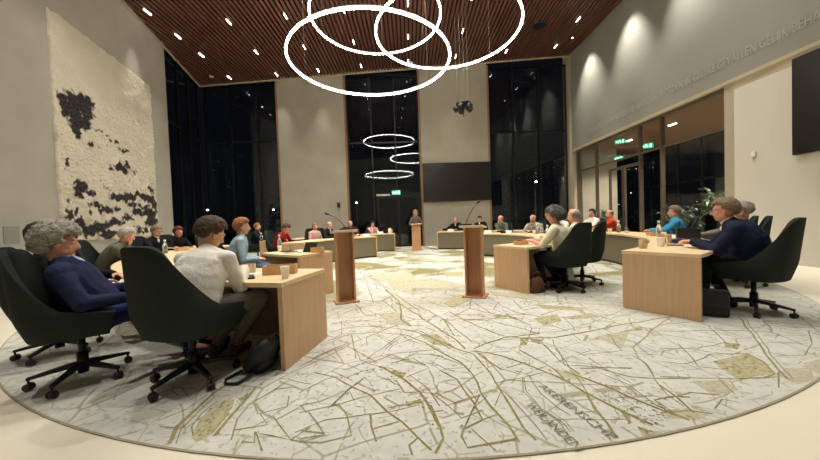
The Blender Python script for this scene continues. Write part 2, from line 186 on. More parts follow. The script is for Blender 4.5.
def tag(o, label=None, cat=None, group=None, kind=None):
    if label: o['label'] = label
    if cat: o['category'] = cat
    if group: o['group'] = group
    if kind: o['kind'] = kind
    return o
def empty(name, loc=(0, 0, 0), rz=0, label=None, cat=None, group=None, kind=None):
    o = bpy.data.objects.new(name, None); COL.objects.link(o); o.location = loc; o.rotation_euler.z = rz; o.empty_display_size = .1
    return tag(o, label, cat, group, kind)
def struct(name, mb, mats, **k):
    o = mb.build(name, mats, **k); o['kind'] = 'structure'; return o
def dup(root, loc, rz, label=None, cat=None, group=None):
    r = root.copy(); COL.objects.link(r); r.location = loc; r.rotation_euler.z = rz
    for a, b in (('label', label), ('category', cat), ('group', group)):
        if b: r[a] = b
    for ch in list(root.children):
        c = ch.copy(); COL.objects.link(c); c.parent = r
        for g in list(ch.children):
            d = g.copy(); COL.objects.link(d); d.parent = c
    return r

# ------------------------------------------------------------------ the hall
RX = 8.1                      # right wall
A = V((8.1, 15.2)); B = V((-9.54, 14.5))
def left_x(y): return -5.8 - .26 * y
def ceil_z(x): return 9.0 - .0646 * (8.1 - x)
FAR = M.Translation((B.x, B.y, 0)) @ M.Rotation(math.atan2(.7, 17.64), 4, 'Z')   # local x runs along the far wall
def fx(x): return (x - B.x) / math.cos(math.atan2(.7, 17.64))

mb = MB(); mb.prism([(-5.3, -4), (8.5, -4), (8.5, 16), (-10.2, 16)], -.2, 0); struct('floor', mb, 'floor')
# ceiling: backing board and slats running towards the far wall
mb = MB()
def cpt(x, y, dz): return (x, y, ceil_z(x) + dz)
ylo = -4
xs0, xs1 = left_x(ylo), RX
mb.add([cpt(xs0, ylo, .09), cpt(RX, ylo, .09), cpt(RX, 15.2, .09), cpt(B.x, 14.5, .09), cpt(xs0, ylo, .3), cpt(RX, ylo, .3), cpt(RX, 15.2, .3), cpt(B.x, 14.5, .3)],
       [(0, 3, 2, 1), (4, 5, 6, 7), (0, 1, 5, 4), (1, 2, 6, 5), (2, 3, 7, 6), (3, 0, 4, 7)], 1)
x = -9.5; pitch = .15
while x < RX - .05:
    w = .088
    y0 = max(ylo, (-5.8 - x) / .26) if x < xs0 else ylo
    y1 = 14.5 + .0397 * (x - B.x) - .02
    if y1 - y0 > .1:
        mb.add([cpt(x, y0, 0), cpt(x + w, y0, 0), cpt(x + w, y1, 0), cpt(x, y1, 0), cpt(x, y0, .1), cpt(x + w, y0, .1), cpt(x + w, y1, .1), cpt(x, y1, .1)],
               [(0, 3, 2, 1), (0, 1, 5, 4), (1, 2, 6, 5), (2, 3, 7, 6), (3, 0, 4, 7)], 0)
    x += pitch
struct('ceiling', mb, ['slat', 'black_gap'])
# pale edge strip along the ceiling
mb = MB()
for (p, q) in (((left_x(-4), -4), (B.x, B.y)), ((B.x, B.y), (A.x, A.y))):
    d = (V(q) - V(p)).normalized(); n = V((d.y, -d.x)) * .05
    P = [V(p), V(q), V(q) + n, V(p) + n]
    mb.add([(a.x, a.y, ceil_z(a.x) - .05) for a in P] + [(a.x, a.y, ceil_z(a.x) + .1) for a in P], [(0, 1, 2, 3), (4, 7, 6, 5), (0, 4, 5, 1), (1, 5, 6, 2), (2, 6, 7, 3), (3, 7, 4, 0)])
struct('trim_1', mb, 'ledge')
# left wall (ends at y=11.47), then dark glazing to the corner
def leftbox(mb, y0, y1, z0, z1, t=.4, off=0, mi=None):
    n = V((1, .26)).normalized()
    P = [V((left_x(y0), y0)) + n * off, V((left_x(y1), y1)) + n * off]; P += [P[1] - n * t, P[0] - n * t]
    mb.add([(p.x, p.y, z0) for p in P] + [(p.x, p.y, z1) for p in P], [(3, 2, 1, 0), (4, 5, 6, 7), (0, 1, 5, 4), (1, 2, 6, 5), (2, 3, 7, 6), (3, 0, 4, 7)], mi)
mb = MB(); leftbox(mb, -4.2, 11.47, 0, 9); struct('wall_left', mb, 'plaster')
mb = MB(); leftbox(mb, -4.2, 11.45, 0, .07, .02, .018); struct('baseboard_left', mb, 'plaster')
# back wall behind the camera
mb = MB(); mb.bx(-5.6, 8.6, -4.3, -4.0, 0, 9.3); struct('wall_back', mb, 'white_wall')
# right wall: grey panel above, white wall near, glazed partition far
mb = MB(); mb.bx(RX, RX + .4, -4.2, 15.3, 4.45, 9.3); wr = struct('wall_right', mb, 'felt')
mb = MB(); mb.bx(RX, RX + .4, -4.2, 7.67, 0, 4.17); struct('wall_right_lower', mb, 'white_wall')
mb = MB(); mb.bx(RX - .02, RX + .4, -4.2, 15.3, 4.36, 4.45); mb.bx(RX + .0, RX + .4, -4.2, 7.67, 4.17, 4.36); struct('trim_2', mb, 'ledge')
mb = MB(); mb.bx(RX - .02, RX, -4, 7.67, 0, .07); struct('baseboard_right', mb, 'white_wall')
# lettering on the grey panel
def text_mesh(txt, size, ext=.0, spacing=1.0):
    cu = bpy.data.curves.new('lettering', 'FONT'); cu.body = txt; cu.size = size; cu.extrude = ext; cu.space_character = spacing; cu.resolution_u = 2
    o = bpy.data.objects.new('lettering', cu); COL.objects.link(o)
    bpy.context.view_layer.update()
    me = bpy.data.meshes.new_from_object(o.evaluated_get(bpy.context.evaluated_depsgraph_get()))
    bpy.data.objects.remove(o); return me
def text_mb(mb, txt, size, ext, X, width=None, mi=0, spacing=1.0):
    me = text_mesh(txt, size, ext, spacing)
    vs = [v.co.copy() for v in me.vertices]; w = max(v.x for v in vs); k = (width / w) if width else 1
    mb.add([X @ V((v.x * k, v.y, v.z)) for v in vs], [tuple(p.vertices) for p in me.polygons], mi, False)
    bpy.data.meshes.remove(me)
mb = MB()
Xw = M(((0, 0, -1, RX - .004), (-1, 0, 0, 13.75), (0, 1, 0, 4.84), (0, 0, 0, 1)))
text_mb(mb, 'ALLEN DIE ZICH IN NEDERLAND BEVINDEN, WORDEN IN GELIJKE GEVALLEN GELIJK BEHANDELD.', .3, .003, Xw, 8.35)
o = mb.build('lettering', 'felt_text', wr); 
# far wall piers and jambs
def pier(name, x0, x1, m='concrete'):
    mb = MB(); mb.X = FAR; mb.bx(fx(x0), fx(x1), 0, .5, 0, 9.2); return struct(name, mb, m)
pier('wall_far_left', -6.03, -2.92); pier('wall_far_right', .68, 3.95); pier('wall_far_corner', 7.98, 8.3, 'post')
mb = MB(); mb.X = FAR
for x in (-6.06, -2.89, .65, 3.98): mb.bx(fx(x) - .04, fx(x) + .04, -.03, .5, 0, 8.6)
struct('trim_3', mb, 'jamb')

# windows: each an assembly of frame bars and panes
def window(name, X, x0, x1, z1, mull, trans, m='frame', g='glass', bar=.06, y=.28, skip=()):
    w = empty(name, kind='structure'); 
    f = MB(); f.X = X; xs = [x0] + list(mull) + [x1]
    for x in xs: f.bx(x - bar / 2, x + bar / 2, y - .06, y + .06, 0, z1)
    for z in trans: f.bx(x0, x1, y - .05, y + .05, z - bar / 2, z + bar / 2)
    f.bx(x0, x1, y - .05, y + .05, 0, .08); f.bx(x0, x1, y - .05, y + .05, z1 - .08, z1)
    f.build('frame', m, w)
    for a, b in zip(xs[:-1], xs[1:]):
        p = MB(); p.X = X; p.bx(a + bar / 2, b - bar / 2, y - .006, y + .006, .05, z1 - .05); p.build('pane', g, w)
    return w
LFT = M.Translation((left_x(11.47), 11.47, 0)) @ M.Rotation(math.atan2(1, -.26), 4, 'Z')   # local x along the left glazing, local -y into the hall? (left of travel is outside)
wl = math.hypot(3.03, .26 * 3.03)
window('window_1', LFT, .03, wl - .03, 8.0, (1.1, 2.1), (5.3,), y=.1)
window('window_2', FAR, .03, fx(-6.12), 8.1, (1.2, 2.45), (5.3,))
window('window_3', FAR, fx(-2.84), fx(.6), 8.4, (fx(-1.7), fx(-.55)), (5.11,))
window('window_4', FAR, fx(4.04), fx(7.98), 8.7, (fx(5.27), fx(6.6)), (5.45,))
# double door in the middle bay
dr = empty('door_1', kind='structure')
mb = MB(); mb.X = FAR
for x in (-1.5, -.5, .5): mb.bx(fx(x) - .05, fx(x) + .05, .1, .22, 0, 2.45)
mb.bx(fx(-1.5), fx(.55), .1, .22, 2.4, 2.5); mb.build('door_frame', 'frame', dr)
for a, b in ((-1.45, -.55), (-.45, .45)):
    mb = MB(); mb.X = FAR; mb.bx(fx(a), fx(b), .15, .165, .02, 2.4); mb.build('pane', 'glass', dr)
mb = MB(); mb.X = FAR; mb.cap((fx(-.6), .08, 1.0), (fx(-.6), .08, 1.3), .015); mb.cap((fx(-.4), .08, 1.0), (fx(-.4), .08, 1.3), .015); mb.build('door_handle', 'metal', dr)
mb = MB(); mb.X = FAR; mb.bx(fx(-1.55), fx(-.9), .02, .1, 2.5, 2.58); mb.build('door_closer', 'white_wall', dr)
# glazed partition on the right
PAR = M.Translation((RX, 0, 0)) @ M.Rotation(PI / 2, 4, 'Z')      # local x = world y, local y = -world x
w4 = window('window_5', PAR, 7.96, 14.98, 4.36, (10.02, 10.95, 13.5), (3.33,), 'bronze', 'glass_in', .065, -.15)
d2 = empty('door_2', kind='structure')
mb = MB(); mb.X = PAR
for x in (10.98, 11.78, 11.86, 12.62): mb.box((x, -.15, 1.5), (.08, .07, 3.0))
for a, b in ((10.98, 11.78), (11.86, 12.62)): mb.box(((a + b) / 2, -.15, 3.0), (b - a, .07, .1)); mb.box(((a + b) / 2, -.15, .08), (b - a, .07, .16))
mb.build('door_frame', 'bronze', d2)
mb = MB(); mb.X = PAR; mb.cap((11.7, -.06, 1.0), (11.7, -.06, 1.35), .015); mb.cap((11.94, -.06, 1.0), (11.94, -.06, 1.35), .015); mb.build('door_handle', 'metal', d2)
# foyer behind the partition
mb = MB(); mb.bx(8.5, 14, 4, 18, -.2, 0); struct('floor_foyer', mb, 'foyer_floor')
mb = MB(); mb.bx(8.5, 14, 4, 18, 4.5, 4.6, 1)
x = 8.52
while x < 13.9: mb.bx(x, x + .09, 4, 18, 4.38, 4.5, 0); x += .12
struct('ceiling_foyer', mb, ['jamb', 'black_gap'])
mb = MB(); mb.bx(8.5, 14, 4, 4.2, 0, 4.5); mb.bx(8.5, 10.2, 15.1, 15.3, 0, 4.5); struct('wall_foyer', mb, 'concrete')
window('window_6', M.Translation((12.6, 0, 0)) @ M.Rotation(PI / 2, 4, 'Z'), 4.2, 18, 4.4, (6, 7.2, 8.4, 9.6, 10.8, 12, 13.2, 14.4, 16), (2.6,), 'frame', 'glass', .1, 0)
for k, (x, y) in enumerate(((11.3, 9.6), (10.6, 7.4))):
    mb = MB(); mb.bx(x - .2, x + .2, y - .2, y + .2, 0, 4.4); struct('trim_%d' % (k + 4), mb, 'concrete')
mb = MB(); mb.bx(RX + .012, RX + .39, 7.672, 7.92, 0, 4.36); struct('trim_7', mb, 'post')
mb = MB(); mb.bx(-60, 80, 17.5, 90, -.3, -.05); mb.bx(-60, -10.4, -20, 17.5, -.3, -.05); mb.bx(12.8, 80, -20, 17.5, -.3, -.22); tag(mb.build('ground', 'asphalt'), kind='structure')
# ------------------------------------------------------------------ the round map rug
CX, CY, CR = .05, 8.07, 6.57
def rug_material():
    m = bpy.data.materials.new('map_rug'); m.use_nodes = True; nt = m.node_tree; b = nt.nodes['Principled BSDF']; b.inputs['Roughness'].default_value = .95; b.inputs['Specular IOR Level'].default_value = .1
    N = nt.nodes.new; Lk = nt.links.new
    tc = N('ShaderNodeTexCoord')
    def noise(sc, det=5, dist=0, src=None):
        n = N('ShaderNodeTexNoise'); n.inputs['Scale'].default_value = sc; n.inputs['Detail'].default_value = det; n.inputs['Distortion'].default_value = dist; Lk(src or tc.outputs['Object'], n.inputs['Vector']); return n
    def ramp(s, *st):
        r = N('ShaderNodeValToRGB'); e = r.color_ramp.elements
        while len(e) < len(st): e.new(.5)
        for q, (p, c) in zip(e, st): q.position = p; q.color = c
        Lk(s, r.inputs['Fac']); return r.outputs['Color']
    def mix(fac, a, c):
        x = N('ShaderNodeMix'); x.data_type = 'RGBA'
        for i, k in ((0, fac), (6, a), (7, c)):
            if isinstance(k, (int, float)): x.inputs[i].default_value = k
            elif isinstance(k, tuple): x.inputs[i].default_value = k
            else: Lk(k, x.inputs[i])
        return x.outputs[2]
    W = (1, 1, 1, 1); K = (0, 0, 0, 1)
    base = ramp(noise(9, 8).outputs['Fac'], (.35, lin((188, 188, 180))), (.65, lin((200, 199, 191))))
    # warped coordinates for the field boundaries
    wn = noise(1.3, 3); wv = N('ShaderNodeVectorMath'); wv.operation = 'MULTIPLY_ADD'; Lk(wn.outputs['Color'], wv.inputs[0]); wv.inputs[1].default_value = (.16, .16, 0); Lk(tc.outputs['Object'], wv.inputs[2])
    col = base
    olive = lin((130, 123, 80)); grey = lin((138, 134, 112))
    # broad olive washes further up the map
    wash = ramp(noise(.9, 7, .6).outputs['Fac'], (.44, K), (.58, W))
    sep = N('ShaderNodeSeparateXYZ'); Lk(tc.outputs['Object'], sep.inputs[0])
    far = N('ShaderNodeMapRange'); far.inputs['From Min'].default_value = -4.6; far.inputs['From Max'].default_value = -2.0; Lk(sep.outputs['Y'], far.inputs['Value'])
    mul = N('ShaderNodeMath'); mul.operation = 'MULTIPLY'; Lk(wash, mul.inputs[0]); Lk(far.outputs[0], mul.inputs[1])
    mul2 = N('ShaderNodeMath'); mul2.operation = 'MULTIPLY'; Lk(mul.outputs[0], mul2.inputs[0]); mul2.inputs[1].default_value = .95
    col = mix(mul2.outputs[0], col, olive)
    near = N('ShaderNodeMapRange'); near.inputs['From Min'].default_value = -6.2; near.inputs['From Max'].default_value = -3.2; near.inputs['To Min'].default_value = .7; Lk(sep.outputs['Y'], near.inputs['Value'])
    for sc, th, c, amt, off in ((.9, .009, olive, .85, 0), (1.7, .012, olive, .8, 3.1), (3.3, .018, olive, .6, 7.7)):
        v = N('ShaderNodeTexVoronoi'); v.feature = 'DISTANCE_TO_EDGE'; v.inputs['Scale'].default_value = sc
        ad = N('ShaderNodeVectorMath'); ad.inputs[1].default_value = (off, off, 0); Lk(wv.outputs[0], ad.inputs[0]); Lk(ad.outputs[0], v.inputs['Vector'])
        line = ramp(v.outputs['Distance'], (th * .6, W), (th, K))
        br = ramp(noise(2.5 + off, 3).outputs['Fac'], (.44, K), (.47, W))
        a = N('ShaderNodeMath'); a.operation = 'MULTIPLY'; Lk(line, a.inputs[0]); Lk(br, a.inputs[1])
        a2 = N('ShaderNodeMath'); a2.operation = 'MULTIPLY'; Lk(a.outputs[0], a2.inputs[0])
        # the drawn lines stand in for these in the near part of the map
        if sc < 1: a2.inputs[1].default_value = amt; 
        else: a2.inputs[1].default_value = amt
        a3 = N('ShaderNodeMath'); a3.operation = 'MULTIPLY'; Lk(a2.outputs[0], a3.inputs[0]); Lk(near.outputs[0], a3.inputs[1])
        col = mix(a3.outputs[0], col, c)
    # speckle of tiny map marks
    sp = ramp(noise(26, 4).outputs['Fac'], (.6, K), (.64, W)); s2 = N('ShaderNodeMath'); s2.operation = 'MULTIPLY'; Lk(sp, s2.inputs[0]); s2.inputs[1].default_value = .4
    col = mix(s2.outputs[0], col, olive)
    Lk(col, b.inputs['Base Color'])
    bp = N('ShaderNodeBump'); bp.inputs['Strength'].default_value = .25; bp.inputs['Distance'].default_value = .004; Lk(noise(240, 2).outputs['Fac'], bp.inputs['Height']); Lk(bp.outputs['Normal'], b.inputs['Normal'])
    return m
MT['rug'] = rug_material()
MT['rug_olive'] = mat('rug_olive_ink', (126, 118, 74), .95, spec=.1, var=(30, (158, 150, 112), .22))
MT['rug_grey'] = mat('rug_grey_ink', (116, 110, 86), .95, spec=.1, var=(30, (150, 145, 124), .22))
MT['rug_black'] = mat('rug_dark_ink', (92, 86, 66), .95, spec=.1, var=(40, (160, 154, 134), .2))
MT['rug_patch'] = mat('rug_patch_ink', (152, 145, 100), .95, spec=.1, var=(34, (184, 180, 156), .25))
MT['rug_patch2'] = mat('rug_patch_pale', (186, 184, 172), .95, spec=.1, var=(30, (162, 155, 118), .25))
MT['rug_edge'] = mat('rug_edge', (150, 142, 122), .9)
RT = .008
mb = MB(); n = 160
mb.lathe([(0, 0), (CR, 0), (CR, RT - .002), (CR - .012, RT)], (0, 0, 0), n, 6, False, False)
mb.lathe([(CR - .012, RT), (0.0, RT)], (0, 0, 0), n, 0, False, False)
def inside(p, m=.03): return math.hypot(p[0] - CX, p[1] - CY) < CR - m
def polyclip(pts):
    out = []
    for a, b in zip(pts[:-1], pts[1:]):
        a = V(a); b = V(b); k = max(1, int((b - a).length / .12))
        for i in range(k):
            q = a.lerp(b, i / k); g = mnoise.noise(V((q.x * 5, q.y * 5, 2))), mnoise.noise(V((q.x * 5, q.y * 5, 9))); out.append(q + V(g) * .022)
    out.append(V(pts[-1])); return [p for p in out if inside(p)]
ZT = [RT + .0034]
def dz(): ZT[0] += 6e-7; return ZT[0]
zz = 0
rr = random.Random(3)
for w, k, pts in RUG_LINES:
    P = polyclip(pts); zz += 1; z = RT + .0012 + .000012 * zz
    if len(P) < 2: continue
    w *= .42
    L_ = []; R_ = []
    for i, p in enumerate(P):
        d = (P[min(i + 1, len(P) - 1)] - P[max(i - 1, 0)]); d = d.normalized() if d.length > 1e-6 else V((1, 0)); nn = V((-d.y, d.x)) * w / 2 * rr.uniform(.75, 1.2)
        L_.append((p.x + nn.x - CX, p.y + nn.y - CY, z)); R_.append((p.x - nn.x - CX, p.y - nn.y - CY, z))
        if k == 0 and w > .02 or k == 2:                     # small tree and hedge ticks along the roads
            for q in range(2):
                c = p + d * rr.uniform(-.05, .05) + V((-d.y, d.x)) * rr.choice((-1, 1)) * (w * .6 + rr.uniform(.0, .03)); s = rr.uniform(.006, .013)
                zt = dz()
                if inside(c): mb.add([(c.x - CX + s * math.cos(t), c.y - CY + s * math.sin(t), zt) for t in (0, 1.6, 3.1, 4.7)], [(0, 1, 2, 3)], (1, 2, 3)[k])
    m_ = len(P); mb.add(R_ + L_, [(i, i + 1, m_ + i + 1, m_ + i) for i in range(m_ - 1)], (1, 2, 3)[k], False)
for k, pts in RUG_PATCHES:
    zz += 1
    if all(inside(p, .0) for p in pts): mb.add([(x - CX, y - CY, RT + .0006 + .000002 * zz) for x, y in pts], [tuple(range(len(pts)))], 4 + k, False)
    if k == 0:
        xs = [p[0] for p in pts]; ys = [p[1] for p in pts]; c0 = (sum(xs) / len(xs), sum(ys) / len(ys))
        for q in range(26):
            p = pts[rr.randrange(len(pts))]; t = rr.random() ** .6 * .9; c = (c0[0] + (p[0] - c0[0]) * t, c0[1] + (p[1] - c0[1]) * t); s = rr.uniform(.006, .014)
            zt = dz()
            if inside(c): mb.add([(c[0] - CX + s * math.cos(a), c[1] - CY + s * math.sin(a), zt) for a in (0, 1.6, 3.1, 4.7)], [(0, 1, 2, 3)], 1)
# dotted stretches in the river and the garden plots
for q in range(150):
    a = V((1.36, 1.86)) + V((rr.uniform(-.16, .16), rr.uniform(-.16, .16)))
    zt = dz()
    if inside(a, .1): mb.add([(a.x - CX + .006 * math.cos(t), a.y - CY + .006 * math.sin(t), zt) for t in (0, 1.6, 3.1, 4.7)], [(0, 1, 2, 3)], 2)
def rug_text(t, p, q, size):
    d = (V(q) - V(p)); ang = math.atan2(d.y, d.x)
    X = M.Translation((p[0] - CX, p[1] - CY, RT + .0062)) @ M.Rotation(ang, 4, 'Z')
    text_mb(mb, t, size, 0, X, d.length, 3)
rug_text('AKERENSCHE', (.86, 2.14), (1.02, 1.6), .085); rug_text('WEILANDEN', (.69, 1.93), (.8, 1.535), .085)

rug = mb.build('rug', ['rug', 'rug_olive', 'rug_grey', 'rug_black', 'rug_patch', 'rug_patch2', 'rug_edge'], None, (CX, CY, .001))
tag(rug, 'large round off-white rug printed with an old olive map', 'rug')

# ------------------------------------------------------------------ ring desks
def pol(r, a): return (CX + r * math.cos(R(a)), CY + r * math.sin(R(a)))
def arc(mb, r0, r1, a0, a1, z0, z1, mi=0, step=2.5):
    k = max(1, int(abs(a1 - a0) / step)); A_ = [a0 + (a1 - a0) * i / k for i in range(k + 1)]
    ring = lambda a: [(*pol(r0, a), z0), (*pol(r1, a), z0), (*pol(r1, a), z1), (*pol(r0, a), z1)]
    return mb.rings([ring(a) for a in A_], mi, False)
def desk(label, r0, r1, a0, a1, open_front=True):
    am = (a0 + a1) / 2; o = pol((r0 + r1) / 2, am)
    t = empty('curved_desk', (o[0], o[1], 0), 0, label, 'desk', 'curved council desks')
    off = M.Translation((-o[0], -o[1], 0)); z0 = RT + .002
    da = math.degrees(.04 / ((r0 + r1) / 2))
    mb = MB(); mb.X = off; arc(mb, r0, r1, a0, a1, .702, .74); mb.build('desk_top', 'oak_top', t)
    for a, s in ((a0, 1), (a1, -1)):
        s *= 1 if a1 > a0 else -1
        mb = MB(); mb.X = off; arc(mb, r0 + .005, r1 - .005, a + s * .02, a + s * da, z0, .701); mb.build('end_panel', 'oak_side', t)
    s = (1 if a1 > a0 else -1) * da * 1.02
    mb = MB(); mb.X = off; arc(mb, r0 + .03, r0 + .05, a0 + s, a1 - s, .06, .701); mb.build('front_panel', 'olive', t)
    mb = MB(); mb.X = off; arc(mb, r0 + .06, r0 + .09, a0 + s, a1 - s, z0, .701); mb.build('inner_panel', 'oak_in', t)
    mb = MB(); mb.X = off; arc(mb, r0 + .035, r0 + .058, a0 + s, a1 - s, z0, .06); mb.build('plinth', 'plinth', t)
    return t
RO0, RO1, RI0, RI1 = 4.92, 5.68, 3.0, 3.74
desk('curved oak desk nearest the camera on the left with a backpack below it', RO0, RO1, -101.3, -186)
desk('curved oak desk on the far left in front of the windows, ending at an aisle', RO0, RO1, 155.5, 98)
desk('curved olive fronted desk right of the far lectern, below the wall screen', RO0, RO1, 77.5, 8)
desk('curved oak desk on the near right with cups, bottles and a black crate on it', RO0, RO1, 2.5, -57.6)
desk('inner curved oak desk behind the left lectern, with a tablet on its near end', RI0, RI1, -118.6, -137)
desk('far inner curved oak desk in front of the far left pier', RI0, RI1, 172, 114)
desk('inner curved oak desk just right of the right hand lectern', RI0, RI1, -62, 52)

# ------------------------------------------------------------------ office chair
def chair_master():
    t = empty('office_chair', (0, 0, 0), 0, 'x', 'chair', 'dark green swivel chairs')
    # upholstered tub with tall back
    nu, nv = 36, 16; W3 = []
    def plan(tt, z):
        # tt in [-1,1] around from right arm front over the back to the left arm front
        q = min(1, max(0, (z - .415) / .185)); w = .23 + .06 * math.sin(q * PI / 2); yb = -.225 - .05 * q; yf = .22 + .06 * q; rb = .17
        if z > .6:
            h = (z - .6) / .48; w = .29 - .115 * h; yb = -.275 - .055 * h; rb = .17 - .10 * h
        a = abs(tt); sg = -1 if tt < 0 else 1
        if a < .5:
            ph = a / .5 * PI / 2; return sg * w * math.sin(ph) ** .75, yb + rb * (1 - math.cos(ph) ** .8)
        k = (a - .5) / .5; return sg * w * (1 - .06 * k * k), yb + rb + k * (yf - yb - rb)
    def top(tt):
        a = abs(tt)
        if a < .30: return 1.09 - .035 * (a / .30) ** 4
        if a < .62:
            k = (a - .30) / .32; k = k * k * (3 - 2 * k); return 1.055 - k * .44
        return .615 - .035 * ((a - .62) / .38)
    vs = []; fs = []
    for i in range(nu + 1):
        tt = -1 + 2 * i / nu
        for j in range(nv + 1):
            q = j / nv; z = .415 + (top(tt) - .415) * q; x_, y_ = plan(tt, z); vs.append((x_, y_, z))
    for i in range(nu):
        for j in range(nv): fs.append((i * (nv + 1) + j, (i + 1) * (nv + 1) + j, (i + 1) * (nv + 1) + j + 1, i * (nv + 1) + j + 1))
    mb = MB(); mb.add(vs, fs, 0, True); sh = mb.build('tub_shell', 'chair', t)
    so = sh.modifiers.new('Solidify', 'SOLIDIFY'); so.thickness = .045; so.offset = -1 if False else 1
    bv = sh.modifiers.new('Bevel', 'BEVEL'); bv.width = .015; bv.segments = 2; bv.limit_method = 'ANGLE'; bv.angle_limit = R(50)
    # bottom pan and cushion
    def outline(z, k):
        return [V((plan(-1 + 2 * i / 30, z)[0] * k, plan(-1 + 2 * i / 30, z)[1] * k + (.012 if k < 1 else 0), z)) for i in range(31)]
    mb = MB(); mb.rings([[V((p.x, p.y, .40)) for p in outline(.415, .7)], [V((p.x, p.y, .413)) for p in outline(.415, 1.0)], [V((p.x, p.y, .44)) for p in outline(.44, .97)]], 0, True); mb.build('seat_pan', 'chair', t)
    mb = MB(); o1 = [V((p.x, p.y, .42)) for p in outline(.45, .82)]; o2 = [V((p.x, p.y, .43)) for p in outline(.45, .87)]; o3 = [V((p.x, p.y, .47)) for p in outline(.46, .87)]; o4 = [V((p.x, p.y, .485)) for p in outline(.46, .8)]
    mb.rings([o1, o2, o3, o4], 0, True); mb.build('seat_cushion', 'chair', t)
    mb = MB(); mb.cyl((0, 0, .13), (0, 0, .4), .024, n=14); mb.cyl((0, 0, .06), (0, 0, .23), .036, n=14); mb.box((0, 0, .385), (.16, .2, .03)); mb.cyl((.06, .02, .385), (.25, .03, .38), .006, n=8); mb.build('column', 'metal', t)
    for k in range(5):
        a = R(90 + 36 + 72 * k); d = V((math.cos(a), math.sin(a), 0)); n_ = V((-d.y, d.x, 0))
        mb = MB(); r0 = d * .02 + V((0, 0, .135)); r1 = d * .31 + V((0, 0, .088))
        mb.rings([[c + n_ * sx * ww + V((0, 0, sz * hh)) for sx, sz in ((-1, -1), (1, -1), (1, 1), (-1, 1))] for c, ww, hh in ((r0, .022, .022), (d * .18 + V((0, 0, .11)), .017, .016), (r1, .013, .012))], 0, False)
        mb.cyl(d * .30 + V((0, 0, .05)), d * .30 + V((0, 0, .092)), .008, n=8)
        leg = mb.build('leg', 'metal', t, bevel=.004)
        mb = MB(); e = (d * .4 + n_).normalized() * .011
        for sg in (-1, 1): mb.cyl(d * .30 + e * sg * 2.3 + V((0, 0, .028)), d * .30 + e * sg * .5 + V((0, 0, .028)), .028, n=16)
        mb.cyl(d * .30 - e + V((0, 0, .03)), d * .30 + e + V((0, 0, .03)), .02, n=10)
        mb.build('caster', 'black', leg, bevel=.004)
    return t
CHAIR = chair_master(); CH_USED = [False]
def yaw_of(dx, dy): return math.atan2(-dx, dy)
def chair(x, y, rz, label):
    if not CH_USED[0]:
        CH_USED[0] = True; CHAIR.location = (x, y, RT + .003); CHAIR.rotation_euler.z = rz; CHAIR['label'] = label; return CHAIR
    return dup(CHAIR, (x, y, RT + .003), rz, label)

# ------------------------------------------------------------------ lecterns
def lectern(label, x, y, rz, far=False):
    t = empty('lectern', (x, y, RT + .002), rz, label, 'lectern', 'wooden lecterns')
    w, d, h = (.27, .2, 1.06) if not far else (.36, .3, 1.06)
    mb = MB(); mb.box((0, .02, .0125), (.36, .34, .025) if not far else (.44, .4, .025)); mb.build('base_plate', 'lectern', t, bevel=.003)
    mb = MB(); mb.bx(-w / 2 + .026, w / 2 - .026, d / 2 - .03, d / 2, .025, h); mb.build('back_board', 'lectern', t)
    if far:
        mb = MB(); mb.bx(-w / 2 + .026, w / 2 - .026, -d / 2, -d / 2 + .03, .025, h); mb.build('front_board', 'lectern', t)
    for s in (-1, 1):
        mb = MB(); mb.bx(s * w / 2 - .013 - s * .013, s * w / 2 + .013 - s * .013, -d / 2, d / 2, .025, h); mb.build('side_board', 'lectern', t)
    mb = MB(); mb.box((0, -.01, h + .02), (.36, .4, .03) if not far else (.44, .44, .03), rx=R(-4)); mb.build('reading_shelf', 'oak_top', t, bevel=.003)
    return t
def gooseneck(label, x, y, z, dx, dy, dz, rz):
    t = empty('microphone', (x, y, z), 0, label, 'microphone')
    mb = MB(); mb.box((0, 0, .018), (.2, .12, .034), rz=rz); mb.build('base_box', 'black', t, bevel=.005)
    e = V((dx, dy, dz)); P = [V((0, 0, .03)), e * .3 + V((0, 0, .06)), e * .65 + V((0, 0, .05)), e]
    mb = MB(); mb.tube(P, .006); mb.build('gooseneck', 'black', t)
    mb = MB(); d = (P[3] - P[2]).normalized(); mb.cap(e, e + d * .05, .014, .016); mb.build('capsule', 'black', t)
    return t
lectern('slim wooden lectern on the left, its channel opening towards the right', -1.02, 4.72, R(22))
lectern('slim wooden lectern on the right beside the inner desk', .98, 4.76, R(-22))
lectern('distant wooden lectern with the standing speaker behind it', .25, 12.75, 0, True)
gooseneck('black gooseneck microphone on the left lectern bending left', -1.0, 4.82, 1.105, -.28, .05, .26, .3)
gooseneck('black gooseneck microphone on the right lectern bending right', .88, 4.86, 1.105, .22, .1, .36, -.2)

# ------------------------------------------------------------------ ring lights
def ring_pendant(label, c, r):
    t = empty('ring_pendant', c, 0, label, 'lamp', 'glowing ring pendants')
    def torus(R0, rt, dz, n=72, m=8): 
        mb = MB(); rs = []
        for i in range(n):
            a = 2 * PI * i / n; rs.append([((R0 + rt * math.cos(b)) * math.cos(a), (R0 + rt * math.cos(b)) * math.sin(a), dz + rt * math.sin(b)) for b in [2 * PI * k / m for k in range(m)]])
        vs = [p for q in rs for p in q]; fs = [(i * m + k, ((i + 1) % n) * m + k, ((i + 1) % n) * m + (k + 1) % m, i * m + (k + 1) % m) for i in range(n) for k in range(m)]
        return mb.add(vs, fs, 0, True)
    torus(r, .021, 0).build('light_tube', 'ring', t)
    torus(r, .018, .032).build('housing', 'ringback', t)
    for k in range(3):
        a = R(40 + 120 * k); p = V((r * math.cos(a), r * math.sin(a), .06)); zc = ceil_z(c[0] + p.x) - c[2]
        mb = MB(); mb.cyl(p, (p.x, p.y, zc), .005, n=6); mb.build('suspension_cable', 'cable', t)
